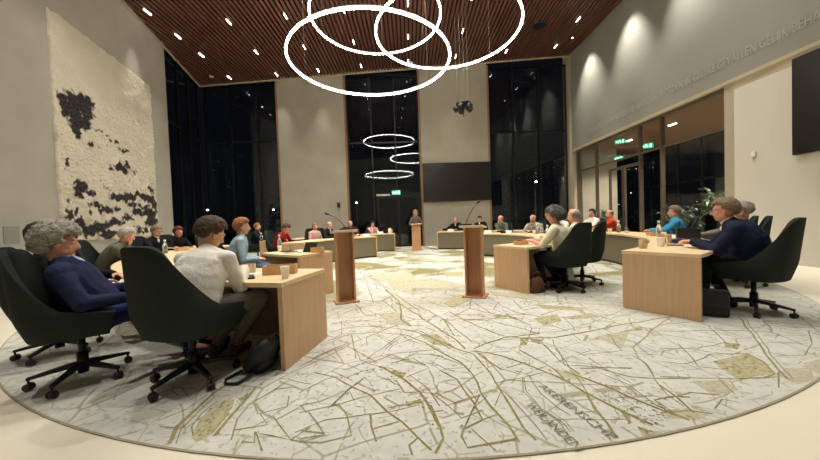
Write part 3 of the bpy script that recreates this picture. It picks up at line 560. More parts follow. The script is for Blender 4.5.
ring_pendant('lowest and nearest glowing ring lamp, furthest left in the picture', (-.75, 7.0, 4.8), 1.765)
ring_pendant('highest glowing ring lamp, cut by the top edge behind the others', (-.72, 8.64, 6.82), 1.765)
ring_pendant('rightmost glowing ring lamp of the three overlapping rings', (1.09, 7.72, 5.82), 1.755)

# ceiling slot lights on a regular grid, each with its own lamp
def slot_master():
    mb = MB(); mb.box((0, 0, 0), (.026, .27, .02)); return mb
slot_me = None
ORD = ['first', 'second', 'third', 'fourth', 'fifth', 'sixth', 'seventh', 'eighth']
for i, x in enumerate((-7.85, -5.8, -3.9, -1.95, .2, 2.35, 4.65, 6.9)):
    for j, y in enumerate((14.15, 12.3, 10.47, 8.6, 6.75, 4.3, 1.9)):
        if y < 7 and i == 0 or y < 6 and i % 2: continue
        if i == 0: y = (13.99, 12.15, 10.92, 9.68)[j]
        t = empty('slot_light', (x, y, ceil_z(x) - .012), 0, '%s slot light from the left wall in the %s row from the far wall' % (ORD[i if j < 4 else i - 1 if j == 4 else i // 2 - 1], ORD[j]), 'ceiling light', 'slot lights in the slatted ceiling')
        if slot_me is None:
            slot_me = slot_master().mesh('light_strip', 'slot'); mb = MB(); mb.box((0, 0, .014), (.04, .3, .02)); slot_fr = mb.mesh('trim_frame', 'black')
        for nm, me in (('light_strip', slot_me), ('trim_frame', slot_fr)):
            o = bpy.data.objects.new(nm, me); COL.objects.link(o); o.parent = t
        ld = bpy.data.lights.new('slot_lamp', 'SPOT'); ld.energy = 150; ld.spot_size = R(84 if 0 < j and i not in (0, 7) else 46); ld.spot_blend = 1.0; ld.shadow_soft_size = .06; ld.color = (1, .95, .86)
        if y < 6: ld.energy = 240
        lo = bpy.data.objects.new('slot_lamp', ld); COL.objects.link(lo); lo.parent = t; lo.location = (0, 0, -.03)
# wall washers along the grey panel and the left wall
def washer(x, y, label, tx, e, size=66):
    z = ceil_z(x); t = empty('wall_washer', (x, y, z), 0, label, 'ceiling light', 'recessed wall washers')
    mb = MB(); mb.lathe([(.05, -.02), (.06, -.02), (.06, .03), (.05, .03)], n=16, close=False); mb.build('trim_ring', 'black', t)
    mb = MB(); mb.lathe([(0, .0), (.048, .0)], n=16, close=False); mb.build('lens', 'slot', t)
    ld = bpy.data.lights.new('washer_lamp', 'SPOT'); ld.energy = e; ld.spot_size = R(size); ld.spot_blend = 1.0; ld.shadow_soft_size = .08; ld.color = (1, .95, .86)
    lo = bpy.data.objects.new('washer_lamp', ld); COL.objects.link(lo); lo.parent = t; lo.location = (0, 0, -.04)
    d = V((tx - x, 0, -2.6)); lo.rotation_euler = d.to_track_quat('-Z', 'Y').to_euler()
for k, (y, w) in enumerate(((13.6, 'furthest'), (11.1, 'second furthest'), (8.7, 'third furthest'), (6.3, 'nearest'))):
    washer(7.35, y, '%s small round washer lamp in the ceiling above the grey right wall panel' % w, 8.1, 330)
# ceiling details
mb = MB(); mb.lathe([(0, -.015), (.12, -.02), (.2, -.012), (.24, -.03), (.28, -.01), (.28, .02)], n=28); o = mb.build('air_vent', 'black', None, (5.45, 12.44, ceil_z(5.45) - .002)); tag(o, 'round dark air vent in the wooden ceiling near the right wall', 'vent')
mb = MB(); mb.lathe([(0, -.07), (.05, -.06), (.085, -.03), (.095, 0)], n=20); o = mb.build('smoke_detector', 'ringback', None, (-8.5, 13.75, ceil_z(-8.5) - .002)); tag(o, 'white dome detector at the far left corner of the wooden ceiling', 'detector')
mb = MB(); mb.lathe([(0, -.06), (.04, -.05), (.06, -.02), (.07, 0)], n=20); o = mb.build('smoke_detector', 'ringback', None, (.35, 14.3, ceil_z(.35) - .002)); tag(o, 'white dome detector in the ceiling above the middle far window', 'detector')

# hanging cluster of black spots
px, py, pz = 1.86, 10.0, 4.86
t = empty('hanging_spot_cluster', (px, py, pz), 0, 'cluster of black spot speakers hanging on cables before the far wall', 'hanging fixture')
zc = ceil_z(px) - pz
for k, (dx, dy) in enumerate(((-.2, 0), (-.06, .1), (.03, -.08), (.17, .03))):
    mb = MB(); mb.cyl((dx, dy, .05), (dx, dy, zc), .006, n=6); mb.build('suspension_cable', 'cable', t)
mb = MB(); mb.lathe([(0, .03), (.2, .03), (.24, .05), (.24, .09), (0, .09)], n=24); mb.build('mounting_disc', 'black', t)
mb = MB(); mb.cyl((0, 0, .03), (0, 0, -.12), .025); mb.cyl((0, 0, -.12), (0, 0, -.28), .008); mb.cap((0, 0, -.28), (0, 0, -.34), .016); mb.build('centre_rod', 'metal', t)
for k in range(5):
    a = 2 * PI * k / 5 + .4; d = V((math.cos(a), math.sin(a), 0)); mb = MB(); c = d * .22 + V((0, 0, -.06)); ax = (d + V((0, 0, -.7))).normalized()
    mb.cyl(c - ax * .1, c + ax * .09, .085, .095, 16); mb.cyl(c + ax * .09, c + ax * .1, .075, .07, 16); mb.box(d * .14 + V((0, 0, .0)), (.02, .02, .1)); mb.build('spot_head', 'black', t)

# ------------------------------------------------------------------ wall screens and small wall things
t = empty('wall_screen', (0, 0, 0), 0, 'wide black display screen on the far concrete wall', 'screen')
mb = MB(); mb.X = FAR; mb.bx(fx(.7), fx(4.0), -.1, -.01, 2.12, 3.98); mb.build('housing', 'black', t, bevel=.006)
mb = MB(); mb.X = FAR; mb.bx(fx(.73), fx(3.97), -.104, -.1, 2.15, 3.95); mb.build('display', 'screen', t)
t = empty('wall_screen', (0, 0, 0), 0, 'black display screen on the white right wall, cut by the frame', 'screen')
mb = MB(); mb.bx(RX - .09, RX - .005, 2.95, 6.45, 2.3, 4.27); mb.build('housing', 'black', t, bevel=.006)
mb = MB(); mb.bx(RX - .094, RX - .09, 2.98, 6.42, 2.33, 4.24); mb.build('display', 'screen', t)
mb = MB(); mb.box((RX - .025, 7.22, 2.49), (.045, .09, .12)); o = mb.build('wall_sensor', 'paper', None, bevel=.008); tag(o, 'small white sensor box on the white right wall', 'sensor')
mb = MB(); mb.X = FAR; mb.box((fx(-3.35), -.06, 2.13), (.14, .11, .22)); o = mb.build('wall_speaker', 'black', None, bevel=.01); tag(o, 'small black speaker on the concrete pier left of centre', 'speaker')
mb = MB(); leftbox(mb, 5.47, 5.75, 1.06, 1.38, .008, .009); o = mb.build('wall_plate', 'felt', None); tag(o, 'small grey square plate on the left wall beside the tapestry', 'plate')

# exit signs
def exit_sign(label, X, w=.42, h=.2, dbl=True):
    t = empty('exit_sign', (0, 0, 0), 0, label, 'sign', 'green exit signs')
    mb = MB(); mb.X = X; mb.box((0, 0, 0), (w, .03, h)); mb.build('sign_panel', 'exit', t)
    mb = MB(); mb.X = X
    for y in ((-.017,) if not dbl else (-.017,)):
        mb.ell((-.03, y, .06), (.018, .004, .02)); mb.add([(-.06, y, .035), (-.02, y, .04), (.0, y, -.01), (-.03, y, -.02)], [(0, 3, 2, 1)])
        for a, b in (((-.01, -.01), (.03, -.04)), ((.03, -.04), (.02, -.075)), ((-.03, -.02), (-.05, -.05)), ((-.05, -.05), (-.09, -.055)), ((-.02, .035), (.03, .02)), ((-.055, .03), (-.085, .0))):
            mb.cap((a[0], y, a[1]), (b[0], y, b[1]), .009, n=6)
        mb.bx(.09, .15, y - .002, y + .001, -.075, .075); mb.add([(-.18, y, 0), (-.13, y, .045), (-.13, y, -.045)], [(0, 2, 1)])
        mb.bx(-.13, -.1, y - .001, y + .001, -.014, .014)
    mb.build('pictogram', 'exit_w', t)
    mb = MB(); mb.X = X; mb.cyl((-.12, 0, h / 2), (-.12, 0, h / 2 + .1), .006); mb.cyl((.12, 0, h / 2), (.12, 0, h / 2 + .1), .006); mb.build('bracket', 'metal', t)
RY = M.Rotation(-PI / 2, 4, 'Z')      # faces -x (into the hall)
exit_sign('green exit sign above the double door in the middle far window', FAR @ M.Translation((fx(-.6), .04, 2.64)))
exit_sign('larger green exit sign high behind the partition glass', M.Translation((8.9, 12.95, 4.24)) @ M.Rotation(R(-40), 4, 'Z') @ M.Scale(.85, 4))
exit_sign('green exit sign hanging lower right behind the partition glass', M.Translation((8.75, 11.3, 3.66)) @ M.Rotation(R(-40), 4, 'Z') @ M.Scale(.85, 4))
exit_sign('smallest green exit sign over the partition door', M.Translation((9.3, 13.65, 3.66)) @ M.Rotation(R(-40), 4, 'Z') @ M.Scale(.8, 4))

# ------------------------------------------------------------------ tapestry on the left wall
TY0, TY1, TZ0, TZ1 = 6.62, 10.36, 1.03, 6.03
def tapestry():
    nu, nv = 190, 250; vs = []; fs = []; cols = []
    n = V((1, .26, 0)).normalized(); d = V((-.26, 1, 0)).normalized(); L_ = (TY1 - TY0) / d.y; P0 = V((left_x(TY0), TY0, 0))
    H_ = TZ1 - TZ0
    blobs = []     # (u,v,ru,rv,weight) in 0..1 across and 0..1 up
    blobs = [(0.06,0.624,0.042,0.031,1.2),(0.118,0.651,0.053,0.032,1.2),(0.185,0.657,0.057,0.034,1.2),(0.257,0.664,0.052,0.035,1.2),(0.076,0.585,0.036,0.032,1.1),(0.141,0.594,0.062,0.042,1.2),(0.236,0.62,0.06,0.039,1.2),(0.151,0.551,0.047,0.038,1.2),(0.215,0.567,0.05,0.039,1.1),(0.139,0.507,0.039,0.023,1),(0.16,0.489,0.031,0.014,0.8),(0.27,0.468,0.035,0.015,0.9),(0.33,0.465,0.028,0.01,0.7),(0.066,0.35,0.021,0.022,0.8),(0.322,0.553,0.075,0.01,0.6),(0.413,0.543,0.061,0.011,0.6),(0.491,0.527,0.065,0.017,0.7),(0.585,0.501,0.071,0.017,0.7),(0.417,0.491,0.051,0.011,0.5),(0.55,0.394,0.093,0.023,1.1),(0.609,0.414,0.048,0.041,0.7),(0.442,0.369,0.041,0.011,0.7),(0.69,0.39,0.065,0.012,0.6),(0.114,0.262,0.045,0.018,0.8),(0.165,0.248,0.056,0.028,1.0),(0.139,0.214,0.047,0.019,0.9),(0.211,0.233,0.042,0.019,0.7),(0.508,0.224,0.102,0.022,1.0),(0.623,0.237,0.087,0.023,1.0),(0.776,0.253,0.084,0.025,1.0),(0.871,0.241,0.09,0.026,1.1),(0.924,0.303,0.062,0.02,0.7),(0.678,0.193,0.091,0.018,0.8),(0.28,0.174,0.054,0.02,1.0),(0.35,0.152,0.058,0.021,0.9),(0.217,0.137,0.033,0.014,0.7),(0.078,0.124,0.036,0.022,1.1),(0.11,0.079,0.061,0.023,1.3),(0.208,0.051,0.085,0.024,1.3),(0.084,0.039,0.044,0.023,1.3),(0.313,0.07,0.065,0.02,0.9),(0.43,0.091,0.095,0.021,1.0),(0.355,0.028,0.078,0.021,1.1),(0.573,0.114,0.071,0.023,0.8),(0.698,0.152,0.079,0.024,0.9),(0.86,0.157,0.09,0.038,1.0),(0.896,0.094,0.092,0.045,1.1),(0.963,0.028,0.08,0.04,1.1),(0.749,0.044,0.111,0.024,0.7),(0.507,0.03,0.09,0.017,0.8),(0.941,0.206,0.063,0.04,0.9),(0.47,0.167,0.054,0.016,0.6),(0.41,0.259,0.04,0.011,0.5),(0.321,0.302,0.037,0.01,0.5),(0.788,0.353,0.07,0.013,0.6),(0.633,0.325,0.049,0.012,0.5),(0.07,0.186,0.021,0.018,0.7)]
    for i in range(nu + 1):
        for j in range(nv + 1):
            u = i / nu; v = j / nv
            p3 = V((u * 7, v * 9.5, 0)); f1 = mnoise.fractal(p3 * 1.2, 1, 2, 5); f2 = mnoise.noise(p3 * 5.5); f3 = mnoise.noise(p3 * 12)
            eu = .012 * mnoise.noise(V((v * 22, 3, u))); ev = .010 * mnoise.noise(V((u * 20, 9, v)))
            uu = u + eu * (1 if u in (0, 1) or True else 0); vv = v + ev
            lean = .0
            h = .035 + .035 * max(0, f1) + .03 * abs(f2) + .014 * f3
            if i in (0, nu) or j in (0, nv): h = .004
            p = P0 + d * (uu * L_) + n * h; vs.append((p.x, p.y, TZ0 + vv * H_))
            s = 0
            for bu, bv, ru, rv, w in blobs:
                q = ((u - bu) / ru) ** 2 + ((v - bv) / rv) ** 2
                if q < 6: s = max(s, w * math.exp(-q * .7))
            lo = max(0, min(1, (.55 - v) * 3)); s += (.30 + .22 * lo) * mnoise.noise(V((u * 18, v * 24, 5))) + .3 * f2 + .28 * mnoise.noise(V((u * 50, v * 60, 1))) + .06 * lo
            k = min(1, max(0, (s - .42) / .26))
            br = .5 + .5 * mnoise.noise(V((u * 9, v * 14, 2)))
            warm = max(0, 1 - v * 2.2) * max(0, mnoise.noise(V((u * 14, v * 16, 8)))) * 1.4
            base = V((.68, .64, .53)).lerp(V((.5, .44, .34)), min(1, .45 * br + warm)); dark = V((.032, .028, .03)).lerp(V((.12, .1, .1)), max(0, f3))
            c = base.lerp(dark, k); cols.append((*c, 1))
    for i in range(nu):
        for j in range(nv): a = i * (nv + 1) + j; fs.append((a, a + nv + 1, a + nv + 2, a + 1))
    m = bpy.data.materials.new('tufted_wool'); m.use_nodes = True; nt = m.node_tree; b = nt.nodes['Principled BSDF']; b.inputs['Roughness'].default_value = .95; b.inputs['Specular IOR Level'].default_value = .1
    at = nt.nodes.new('ShaderNodeAttribute'); at.attribute_name = 'yarn'; nt.links.new(at.outputs['Color'], b.inputs['Base Color'])
    tc = nt.nodes.new('ShaderNodeTexCoord'); nn = nt.nodes.new('ShaderNodeTexNoise'); nn.inputs['Scale'].default_value = 22; nn.inputs['Detail'].default_value = 6; bp = nt.nodes.new('ShaderNodeBump'); bp.inputs['Strength'].default_value = .8; bp.inputs['Distance'].default_value = .03
    nt.links.new(tc.outputs['Object'], nn.inputs['Vector']); nt.links.new(nn.outputs['Fac'], bp.inputs['Height']); nt.links.new(bp.outputs['Normal'], b.inputs['Normal'])
    MT['wool'] = m
    mb = MB(); mb.add(vs, fs, 0, True); o = mb.build('wall_tapestry', 'wool'); a = o.data.color_attributes.new('yarn', 'FLOAT_COLOR', 'POINT')
    a.data.foreach_set('color', [c for q in cols for c in q])
    tag(o, 'huge cream tufted wool tapestry with black tree patches on the left wall', 'tapestry')
    mb = MB(); leftbox(mb, TY0 + .03, TY1 - .03, TZ0 + .04, TZ1 - .04, .012, .014); mb.build('backing_cloth', 'ledge', o)
tapestry()
# ------------------------------------------------------------------ people
SK = {'light': (208, 160, 134), 'pink': (212, 156, 134), 'tan': (190, 134, 106)}
for k, c in SK.items(): MT['skin_' + k] = mat('skin_' + k, c, .55, spec=.3)
MT['lips'] = mat('lips', (168, 96, 88), .5); MT['eye_white'] = mat('eye_white', (225, 222, 215), .3); MT['iris'] = mat('iris', (44, 34, 28), .3)
def cloth(name, c, c2=None):
    MT[name] = mat(name, c, .85, spec=.15, bump=(8, .8, .035), var=(40, c2, .3) if c2 else None); return name
def hairm(name, c, c2): MT[name] = mat(name, c, .7, spec=.3, var=(60, c2, .15), bump=(60, .9, .01)); return name
H_GREY = hairm('hair_grey', (120, 114, 104), (172, 166, 154)); H_BROWN = hairm('hair_brown', (58, 42, 32), (84, 62, 46)); H_DARK = hairm('hair_dark', (30, 25, 22), (50, 42, 36)); H_GINGER = hairm('hair_ginger', (128, 84, 52), (160, 112, 72)); H_SILVER = hairm('hair_silver', (176, 170, 160), (150, 144, 134)); H_RED = hairm('hair_red', (74, 32, 26), (98, 46, 36)); H_GB = hairm('hair_greybrown', (112, 92, 74), (140, 120, 100))
H_BLOND = hairm('hair_blond', (140, 108, 76), (170, 138, 100))

def remeshed(mb, name, mats, voxel, smooth=2, recolor=None):
    me = mb.mesh(name + '_raw', mats); o = bpy.data.objects.new('raw', me); COL.objects.link(o)
    r = o.modifiers.new('R', 'REMESH'); r.mode = 'VOXEL'; r.voxel_size = voxel; r.use_smooth_shade = True
    s = o.modifiers.new('S', 'SMOOTH'); s.factor = .5; s.iterations = smooth
    bpy.context.view_layer.update()
    me2 = bpy.data.meshes.new_from_object(o.evaluated_get(bpy.context.evaluated_depsgraph_get()))
    bpy.data.objects.remove(o); bpy.data.meshes.remove(me); me2.name = name
    me2.materials.clear()
    for m in mats: me2.materials.append(MT[m])
    n = len(me2.polygons); me2.polygons.foreach_set('use_smooth', [True] * n); me2.polygons.foreach_set('material_index', [0] * n)
    return me2
def ik(S_, T, l1, l2, pole):
    S_ = V(S_); T = V(T); d = T - S_; L = min(d.length, (l1 + l2) * .995); dn = d.normalized(); T = S_ + dn * L
    a = (l1 * l1 - l2 * l2 + L * L) / (2 * L); h = math.sqrt(max(l1 * l1 - a * a, 1e-5)); p = V(pole); p = (p - dn * p.dot(dn)).normalized()
    return S_ + dn * a + p * h, T
def hand(mb, W, d, nrm, side, s=1.0, curl=25):
    """palm + four fingers + thumb; d = pointing direction, nrm = palm normal, side = +1 right hand"""
    d = V(d).normalized(); nrm = V(nrm); nrm = (nrm - d * nrm.dot(d)).normalized(); sx = d.cross(nrm) * side
    for k in (-.027, -.009, .009, .027): mb.cap(W + d * .01 * s + sx * k * .55 * s, W + d * .085 * s + sx * k * s, .015 * s, .0125 * s, 8)
    for k, L in ((-.029, .066), (-.0098, .078), (.0098, .083), (.029, .073)):
        b = W + d * .085 * s + sx * k * s; c1 = R(curl); v1 = d * math.cos(c1) + nrm * math.sin(c1); v2 = d * math.cos(c1 * 2.2) + nrm * math.sin(c1 * 2.2)
        m = b + v1 * L * .55 * s + sx * k * .12; mb.cap(b, m, .0098 * s, .009 * s, 8); mb.cap(m, m + v2 * L * .5 * s, .009 * s, .0075 * s, 8)
    b = W + d * .03 * s + sx * .03 * s; t1 = (d * .7 + sx * .65 + nrm * .25).normalized(); m = b + t1 * .042 * s; mb.cap(b, m, .013 * s, .0105 * s, 8); t2 = (d * .9 + sx * .3 + nrm * .35).normalized(); mb.cap(m, m + t2 * .032 * s, .0105 * s, .0085 * s, 8)

def ellipse(c, r, u, a, b, n=18):
    return [c + r * (a * math.cos(2 * PI * i / n)) + u * (b * math.sin(2 * PI * i / n)) for i in range(n)]

def person(label, x, y, rz, top=('cloth', 'shirt'), trouser='trouser_dark', shoe='shoe_black', skin='light', hair=None, hcol=None, l1=8, l2=18, hp=0, hy=0, hr=0, b=1.0, sz=1.0,
           arms='table', T=None, pole=None, knee=None, foot=None, toe=None, vox=.012, stand=False, shirt=None, glasses=False, short=False, collar=None, group=None, cat='person', extra=None, pelvis_y=-.05, elbow_w=1.0, twist=0, tie=None, zseat=None, hand_d=None, pz=.575):
    X, Yv, Z = V((1, 0, 0)), V((0, 1, 0)), V((0, 0, 1))
    P = V((0, pelvis_y, pz if not stand else .96))
    dirn = lambda a: V((0, math.sin(R(a)), math.cos(R(a))))
    fwd = lambda a: V((0, math.cos(R(a)), -math.sin(R(a))))
    tw = M.Rotation(R(twist), 3, 'Z'); XT = tw @ X
    chest = P + dirn(l1) * .26; neck = chest + dirn(l2) * .235
    hb = (l2 + hp) * .5; Hc = neck + dirn(l2 * .8) * .065 + dirn(hp * .5) * .085
    HQ = M.Rotation(R(hy), 3, 'Z') @ M.Rotation(R(-hp), 3, 'X') @ M.Rotation(R(hr), 3, 'Y')
    hd = lambda a, q, c: Hc + HQ @ V((a, q, c))
    Sh = {s: neck - dirn(l2) * .082 + XT * (.18 * b * s) for s in (1, -1)}
    hands = {}; elbows = {}
    for s in (1, -1):
        t = (T or {}).get(s)
        if t is None:
            if arms == 'table': t = V((.13 * s, .47, .80))
            elif arms == 'chin': t = hd(.035 * s, .085, -.15) if s == 1 else V((-.12, .42, .80))
            elif arms == 'lap': t = V((.1 * s, .26, .68))
            elif arms == 'side': t = V((.26 * s, .05, .82))
            else: t = V((.1 * s, .45, .8))
        pl = (pole or {}).get(s, V((.55 * s * elbow_w, -.25, -.75)))
        elbows[s], hands[s] = ik(Sh[s], t, .295, .265, pl)
    hips = {s: P + X * (.09 * s) - Z * .02 for s in (1, -1)}; kn = {}; an = {}
    for s in (1, -1):
        if stand: kn[s] = V((.1 * s, .02, .5)); an[s] = V((.1 * s, 0, .085))
        else:
            kn[s] = V((knee or {}).get(s, (.12 * s, .40, .54))); an[s] = V((foot or {}).get(s, (.12 * s, .40, .09)))
    toed = {s: V((toe or {}).get(s, (0.12 * s, 1, 0))).normalized() for s in (1, -1)}
    def torso(mb, g, ztop=True, bottom=True):
        rs = []
        if bottom: rs.append(ellipse(P - Z * .115, X, Yv, .13 + g, .10 + g))
        rs += [ellipse(P - Z * .02, X, Yv, .178 * b + g, .135 * b + g), ellipse(P + dirn(l1) * .12, X, fwd(l1), .168 * b + g, .13 * b + g), ellipse(chest - dirn(l1) * .02, (X + XT).normalized(), fwd((l1 + l2) / 2), .18 * b + g, .128 * b + g),
               ellipse(chest + dirn(l2) * .10, XT, fwd(l2), .185 * b + g, .118 * b + g), ellipse(chest + dirn(l2) * .17, XT, fwd(l2), .155 * b + g, .095 * b + g), ellipse(chest + dirn(l2) * .215, XT, fwd(l2), .085 * b + g, .07 + g), ellipse(neck + dirn(l2) * .012, XT, fwd(l2), .058 + g * .6, .056 + g * .6)]
        mb.rings(rs)
    def armsh(mb, g, cuff=1.0):
        for s in (1, -1):
            ba = b ** .5; mb.cap(Sh[s] - XT * s * .05, Sh[s], .064 * ba + g, .058 * ba + g, 12); mb.cap(neck - dirn(l2) * .015 + XT * s * .035, Sh[s] - XT * s * .03 + dirn(l2) * .015, .045 + g, .047 + g, 12)
            mb.cap(Sh[s], elbows[s], .053 * ba + g, .044 * ba + g, 12)
            if cuff > 0:
                e = elbows[s].lerp(hands[s], cuff); mb.cap(elbows[s], e, .044 * ba + g, (.044 + (.029 - .044) * cuff) * ba + g, 12)
    # body (continuous)
    mb = MB(); torso(mb, -.006); armsh(mb, -.004)
    mb.cap(neck - dirn(l2) * .03, Hc + HQ @ V((0, -.025, -.07)), .056, .052, 14)
    mb.ell(hd(0, -.012, .022), (.074, .096, .094), HQ); mb.ell(hd(0, .03, -.035), (.062, .066, .088), HQ); mb.ell(hd(0, .052, -.09), (.036, .034, .028), HQ)
    for s in (1, -1):
        mb.ell(hd(.03 * s, .058, -.028), (.026, .026, .028), HQ, 10, 7); mb.ell(hd(.05 * s, .02, -.065), (.02, .045, .03), HQ, 10, 7); mb.ell(hd(.075 * s, -.004, -.008), (.011, .022, .033), HQ @ M.Rotation(.25 * s, 3, 'Z'), 10, 7)
        mb.ell(hd(.03 * s, .078, .032), (.026, .013, .009), HQ, 10, 7)
    mb.cap(hd(0, .083, .02), hd(0, .108, -.022), .011, .0155, 10); mb.ell(hd(0, .098, -.03), (.019, .014, .01), HQ, 10, 7); mb.ell(hd(0, .086, -.058), (.024, .012, .007), HQ, 10, 7); mb.ell(hd(0, .083, -.07), (.021, .012, .008), HQ, 10, 7)
    for s in (1, -1):
        d = (hands[s] - elbows[s]).normalized()
        hdn = (hand_d or {}).get(s)
        if hdn is None:
            if arms == 'chin' and s == 1 and not (T or {}).get(1): hdn = (HQ @ V((-.25, .1, 1)), HQ @ V((0, -1, .1)), 30)
            else:
                dd = d.copy(); dd.z *= .25; hdn = (dd + V((-.25 * s, 0, 0)), V((0, 0, -1)), 22)
        hand(mb, hands[s], hdn[0], hdn[1], s, 1.0, hdn[2])
        mb.cap(hips[s], kn[s], .075 * b, .052 * b, 12); mb.cap(kn[s], an[s], .05 * b, .036, 12); mb.cap(an[s], an[s] - Z * .035 + toed[s] * .12, .036, .028, 10)
    bm_ = remeshed(mb, 'person_body', ['skin_' + skin, 'lips', 'eye_white', 'iris'], vox, 2)
    Hi = HQ.inverted()
    for p in bm_.polygons:
        q = Hi @ (p.center - Hc)
        if q.y > .078 and abs(q.x) < .024 and -.078 < q.z < -.05: p.material_index = 1
    bb = bmesh.new(); bb.from_mesh(bm_)
    e = MB(); e.sm = True
    for s in (1, -1):
        e.ell(hd(.031 * s, .0775, .012), (.013, .012, .0085), HQ, 10, 7, 2); e.ell(hd(.031 * s, .0868, .012), (.0058, .004, .0058), HQ, 8, 5, 3)
    em = e.mesh('eyes', ['skin_' + skin, 'lips', 'eye_white', 'iris']); bb.from_mesh(em); bb.to_mesh(bm_); bb.free(); bpy.data.meshes.remove(em)
    root = bpy.data.objects.new('person', bm_); COL.objects.link(root); root.location = (x, y, zseat if zseat is not None else RT + .003); root.rotation_euler.z = rz; root.scale = (sz,) * 3
    tag(root, label, cat, group)
    def part(name, me):
        o = bpy.data.objects.new(name, me); COL.objects.link(o); o.parent = root; return o
    # top garment
    tm, tn = top
    mb = MB(); torso(mb, .012 if tn != 'jacket' else .02); armsh(mb, .009 if tn != 'jacket' else .015, .0 if short else .93)
    if short:
        for s in (1, -1): mb.cap(Sh[s], Sh[s].lerp(elbows[s], .75), .066 * b, .062 * b, 12)
    if tn == 'jacket' or collar:
        mb.rings([ellipse(neck - dirn(l2) * .03 - fwd(l2) * .01, XT, fwd(l2), .085, .08), ellipse(neck + dirn(l2) * .03 - fwd(l2) * .012, XT, fwd(l2), .07, .068)])
    part(tn, remeshed(mb, tn, [tm], max(vox, .009), 3))
    if shirt:
        mb = MB(); c = neck + fwd(l2) * .066 - dirn(l2) * .075
        mb.ell(c, (.045, .05, .085), M.Rotation(R(-l2), 3, 'X')); mb.rings([ellipse(neck + dirn(l2) * .0, XT, fwd(l2), .066, .066), ellipse(neck + dirn(l2) * .045 - fwd(l2) * .004, XT, fwd(l2), .061, .061)])
        part('shirt_front', remeshed(mb, 'shirt_front', [shirt], max(vox, .008), 1))
    # trousers
    mb = MB(); mb.rings([ellipse(P - Z * .125, X, Yv, .14 * b, .115 * b), ellipse(P - Z * .03, X, Yv, .188 * b, .148 * b), ellipse(P + dirn(l1) * .06, X, fwd(l1), .178 * b, .138 * b)])
    for s in (1, -1):
        mb.cap(hips[s], kn[s], .088 * b, .065 * b, 12); mb.cap(kn[s], kn[s].lerp(an[s], .92), .063 * b, .05, 12)
    part('trousers', remeshed(mb, 'trousers', [trouser], max(vox, .01), 3))
    for s in (1, -1):
        d = toed[s]; h = an[s] - d * .045; h = V((h.x, h.y, an[s].z - .05)); tt = h + d * .20 - Z * .006
        mb = MB(); mb.cap(h, tt, .042, .036, 12); mb.cap(h + Z * .03, h + Z * .05, .038, .036, 10); mb.cap(h - Z * .025, tt - Z * .02 + d * .01, .028, .03, 10); mb.cap(h + d * .06 + Z * .025, tt, .036, .034, 10)
        part('shoe', remeshed(mb, 'shoe', [shoe], .009, 1))
    # hair
    if hair:
        cen = hd(0, -.014, .022); nu, nv = 40, 22; vs = []; keep = {}
        thick = {'short': .014, 'curly': .036, 'bald': .009, 'long': .02, 'full': .022}[hair]
        rnd = random.Random(hash(label) % 1000 if False else len(label))
        ph = rnd.random() * 9
        for i in range(nu):
            for j in range(nv + 1):
                az = 2 * PI * i / nu; el = PI / 2 - PI * .84 * j / nv
                d = V((math.cos(el) * math.sin(az), math.cos(el) * math.cos(az), math.sin(el)))
                front = math.cos(az)
                st = lambda e0, e1, x_: (lambda q_: q_ * q_ * (3 - 2 * q_))(min(1, max(0, (x_ - e0) / (e1 - e0))))
                lim = -.82 + st(-.45, -.1, front) * .58 + st(.22, .55, front) * .76
                if hair == 'curly': lim -= .08
                lim += .13 * mnoise.noise(V((az * 2.2, ph, 0)))
                if hair == 'long': lim = lim - .0 if front > .2 else lim - .3
                ok = d.z > lim
                if hair == 'bald': ok = ok and d.z < .38 - .1 * front and front < .35
                th = thick * (.22 + .78 * st(0, .4, d.z - lim)) if hair != 'bald' else thick * .6
                n1 = mnoise.noise(d * (5 if hair != 'curly' else 4.2) + V((ph, 0, 0))); n2 = mnoise.noise(d * 14 + V((0, ph, 0)))
                th *= 1 + (.35 if hair != 'curly' else .5) * n1 + .35 * n2
                r_ = V((d.x * (.076 + th), d.y * (.098 + th), d.z * (.095 + th))); vs.append(cen + HQ @ r_); keep[(i, j)] = ok
        fs = []
        for i in range(nu):
            i2 = (i + 1) % nu
            for j in range(nv):
                if keep[(i, j)] and keep[(i2, j)] and keep[(i, j + 1)] and keep[(i2, j + 1)]:
                    fs.append((i * (nv + 1) + j, i * (nv + 1) + j + 1, i2 * (nv + 1) + j + 1, i2 * (nv + 1) + j))
        mb = MB(); mb.add(vs, fs, 0, True)
        if hair == 'long':
            for az in (-130, -155, 180, 155, 130, 105, -105):
                d = HQ @ V((math.sin(R(az)) * .085, math.cos(R(az)) * .10, 0)); mb.cap(cen + d * .9 + Z * .0, cen + d * 1.1 - Z * .2 - dirn(l2) * .0 + fwd(l2) * -.01, .03, .022, 8)
            me = remeshed(mb, 'hair', [hcol], .01, 1) if False else mb.mesh('hair', hcol)
        else: me = mb.mesh('hair', hcol)
        o = part('hair', me); so = o.modifiers.new('Solidify', 'SOLIDIFY'); so.thickness = thick * .8; so.offset = -1
        if hair in ('curly', 'full'):
            tx = bpy.data.textures.new('curls', 'CLOUDS'); tx.noise_scale = .022; sb = o.modifiers.new('Sub', 'SUBSURF'); sb.levels = 1; sb.render_levels = 1; dm = o.modifiers.new('Disp', 'DISPLACE'); dm.texture = tx; dm.strength = .045 if hair == 'curly' else .014; dm.mid_level = .45
    if glasses:
        mb = MB()
        for s in (1, -1):
            cc = hd(.032 * s, .1, .012); mb.tube([cc + HQ @ V((.021 * math.cos(a), 0, .017 * math.sin(a))) for a in [2 * PI * k / 14 for k in range(15)]], .0022, 6); mb.cyl(hd(.053 * s, .098, .014), hd(.077 * s, -.0, .012), .002, n=6)
        mb.cyl(hd(-.011, .102, .014), hd(.011, .102, .014), .002, n=6); part('glasses', mb.mesh('glasses', 'black'))
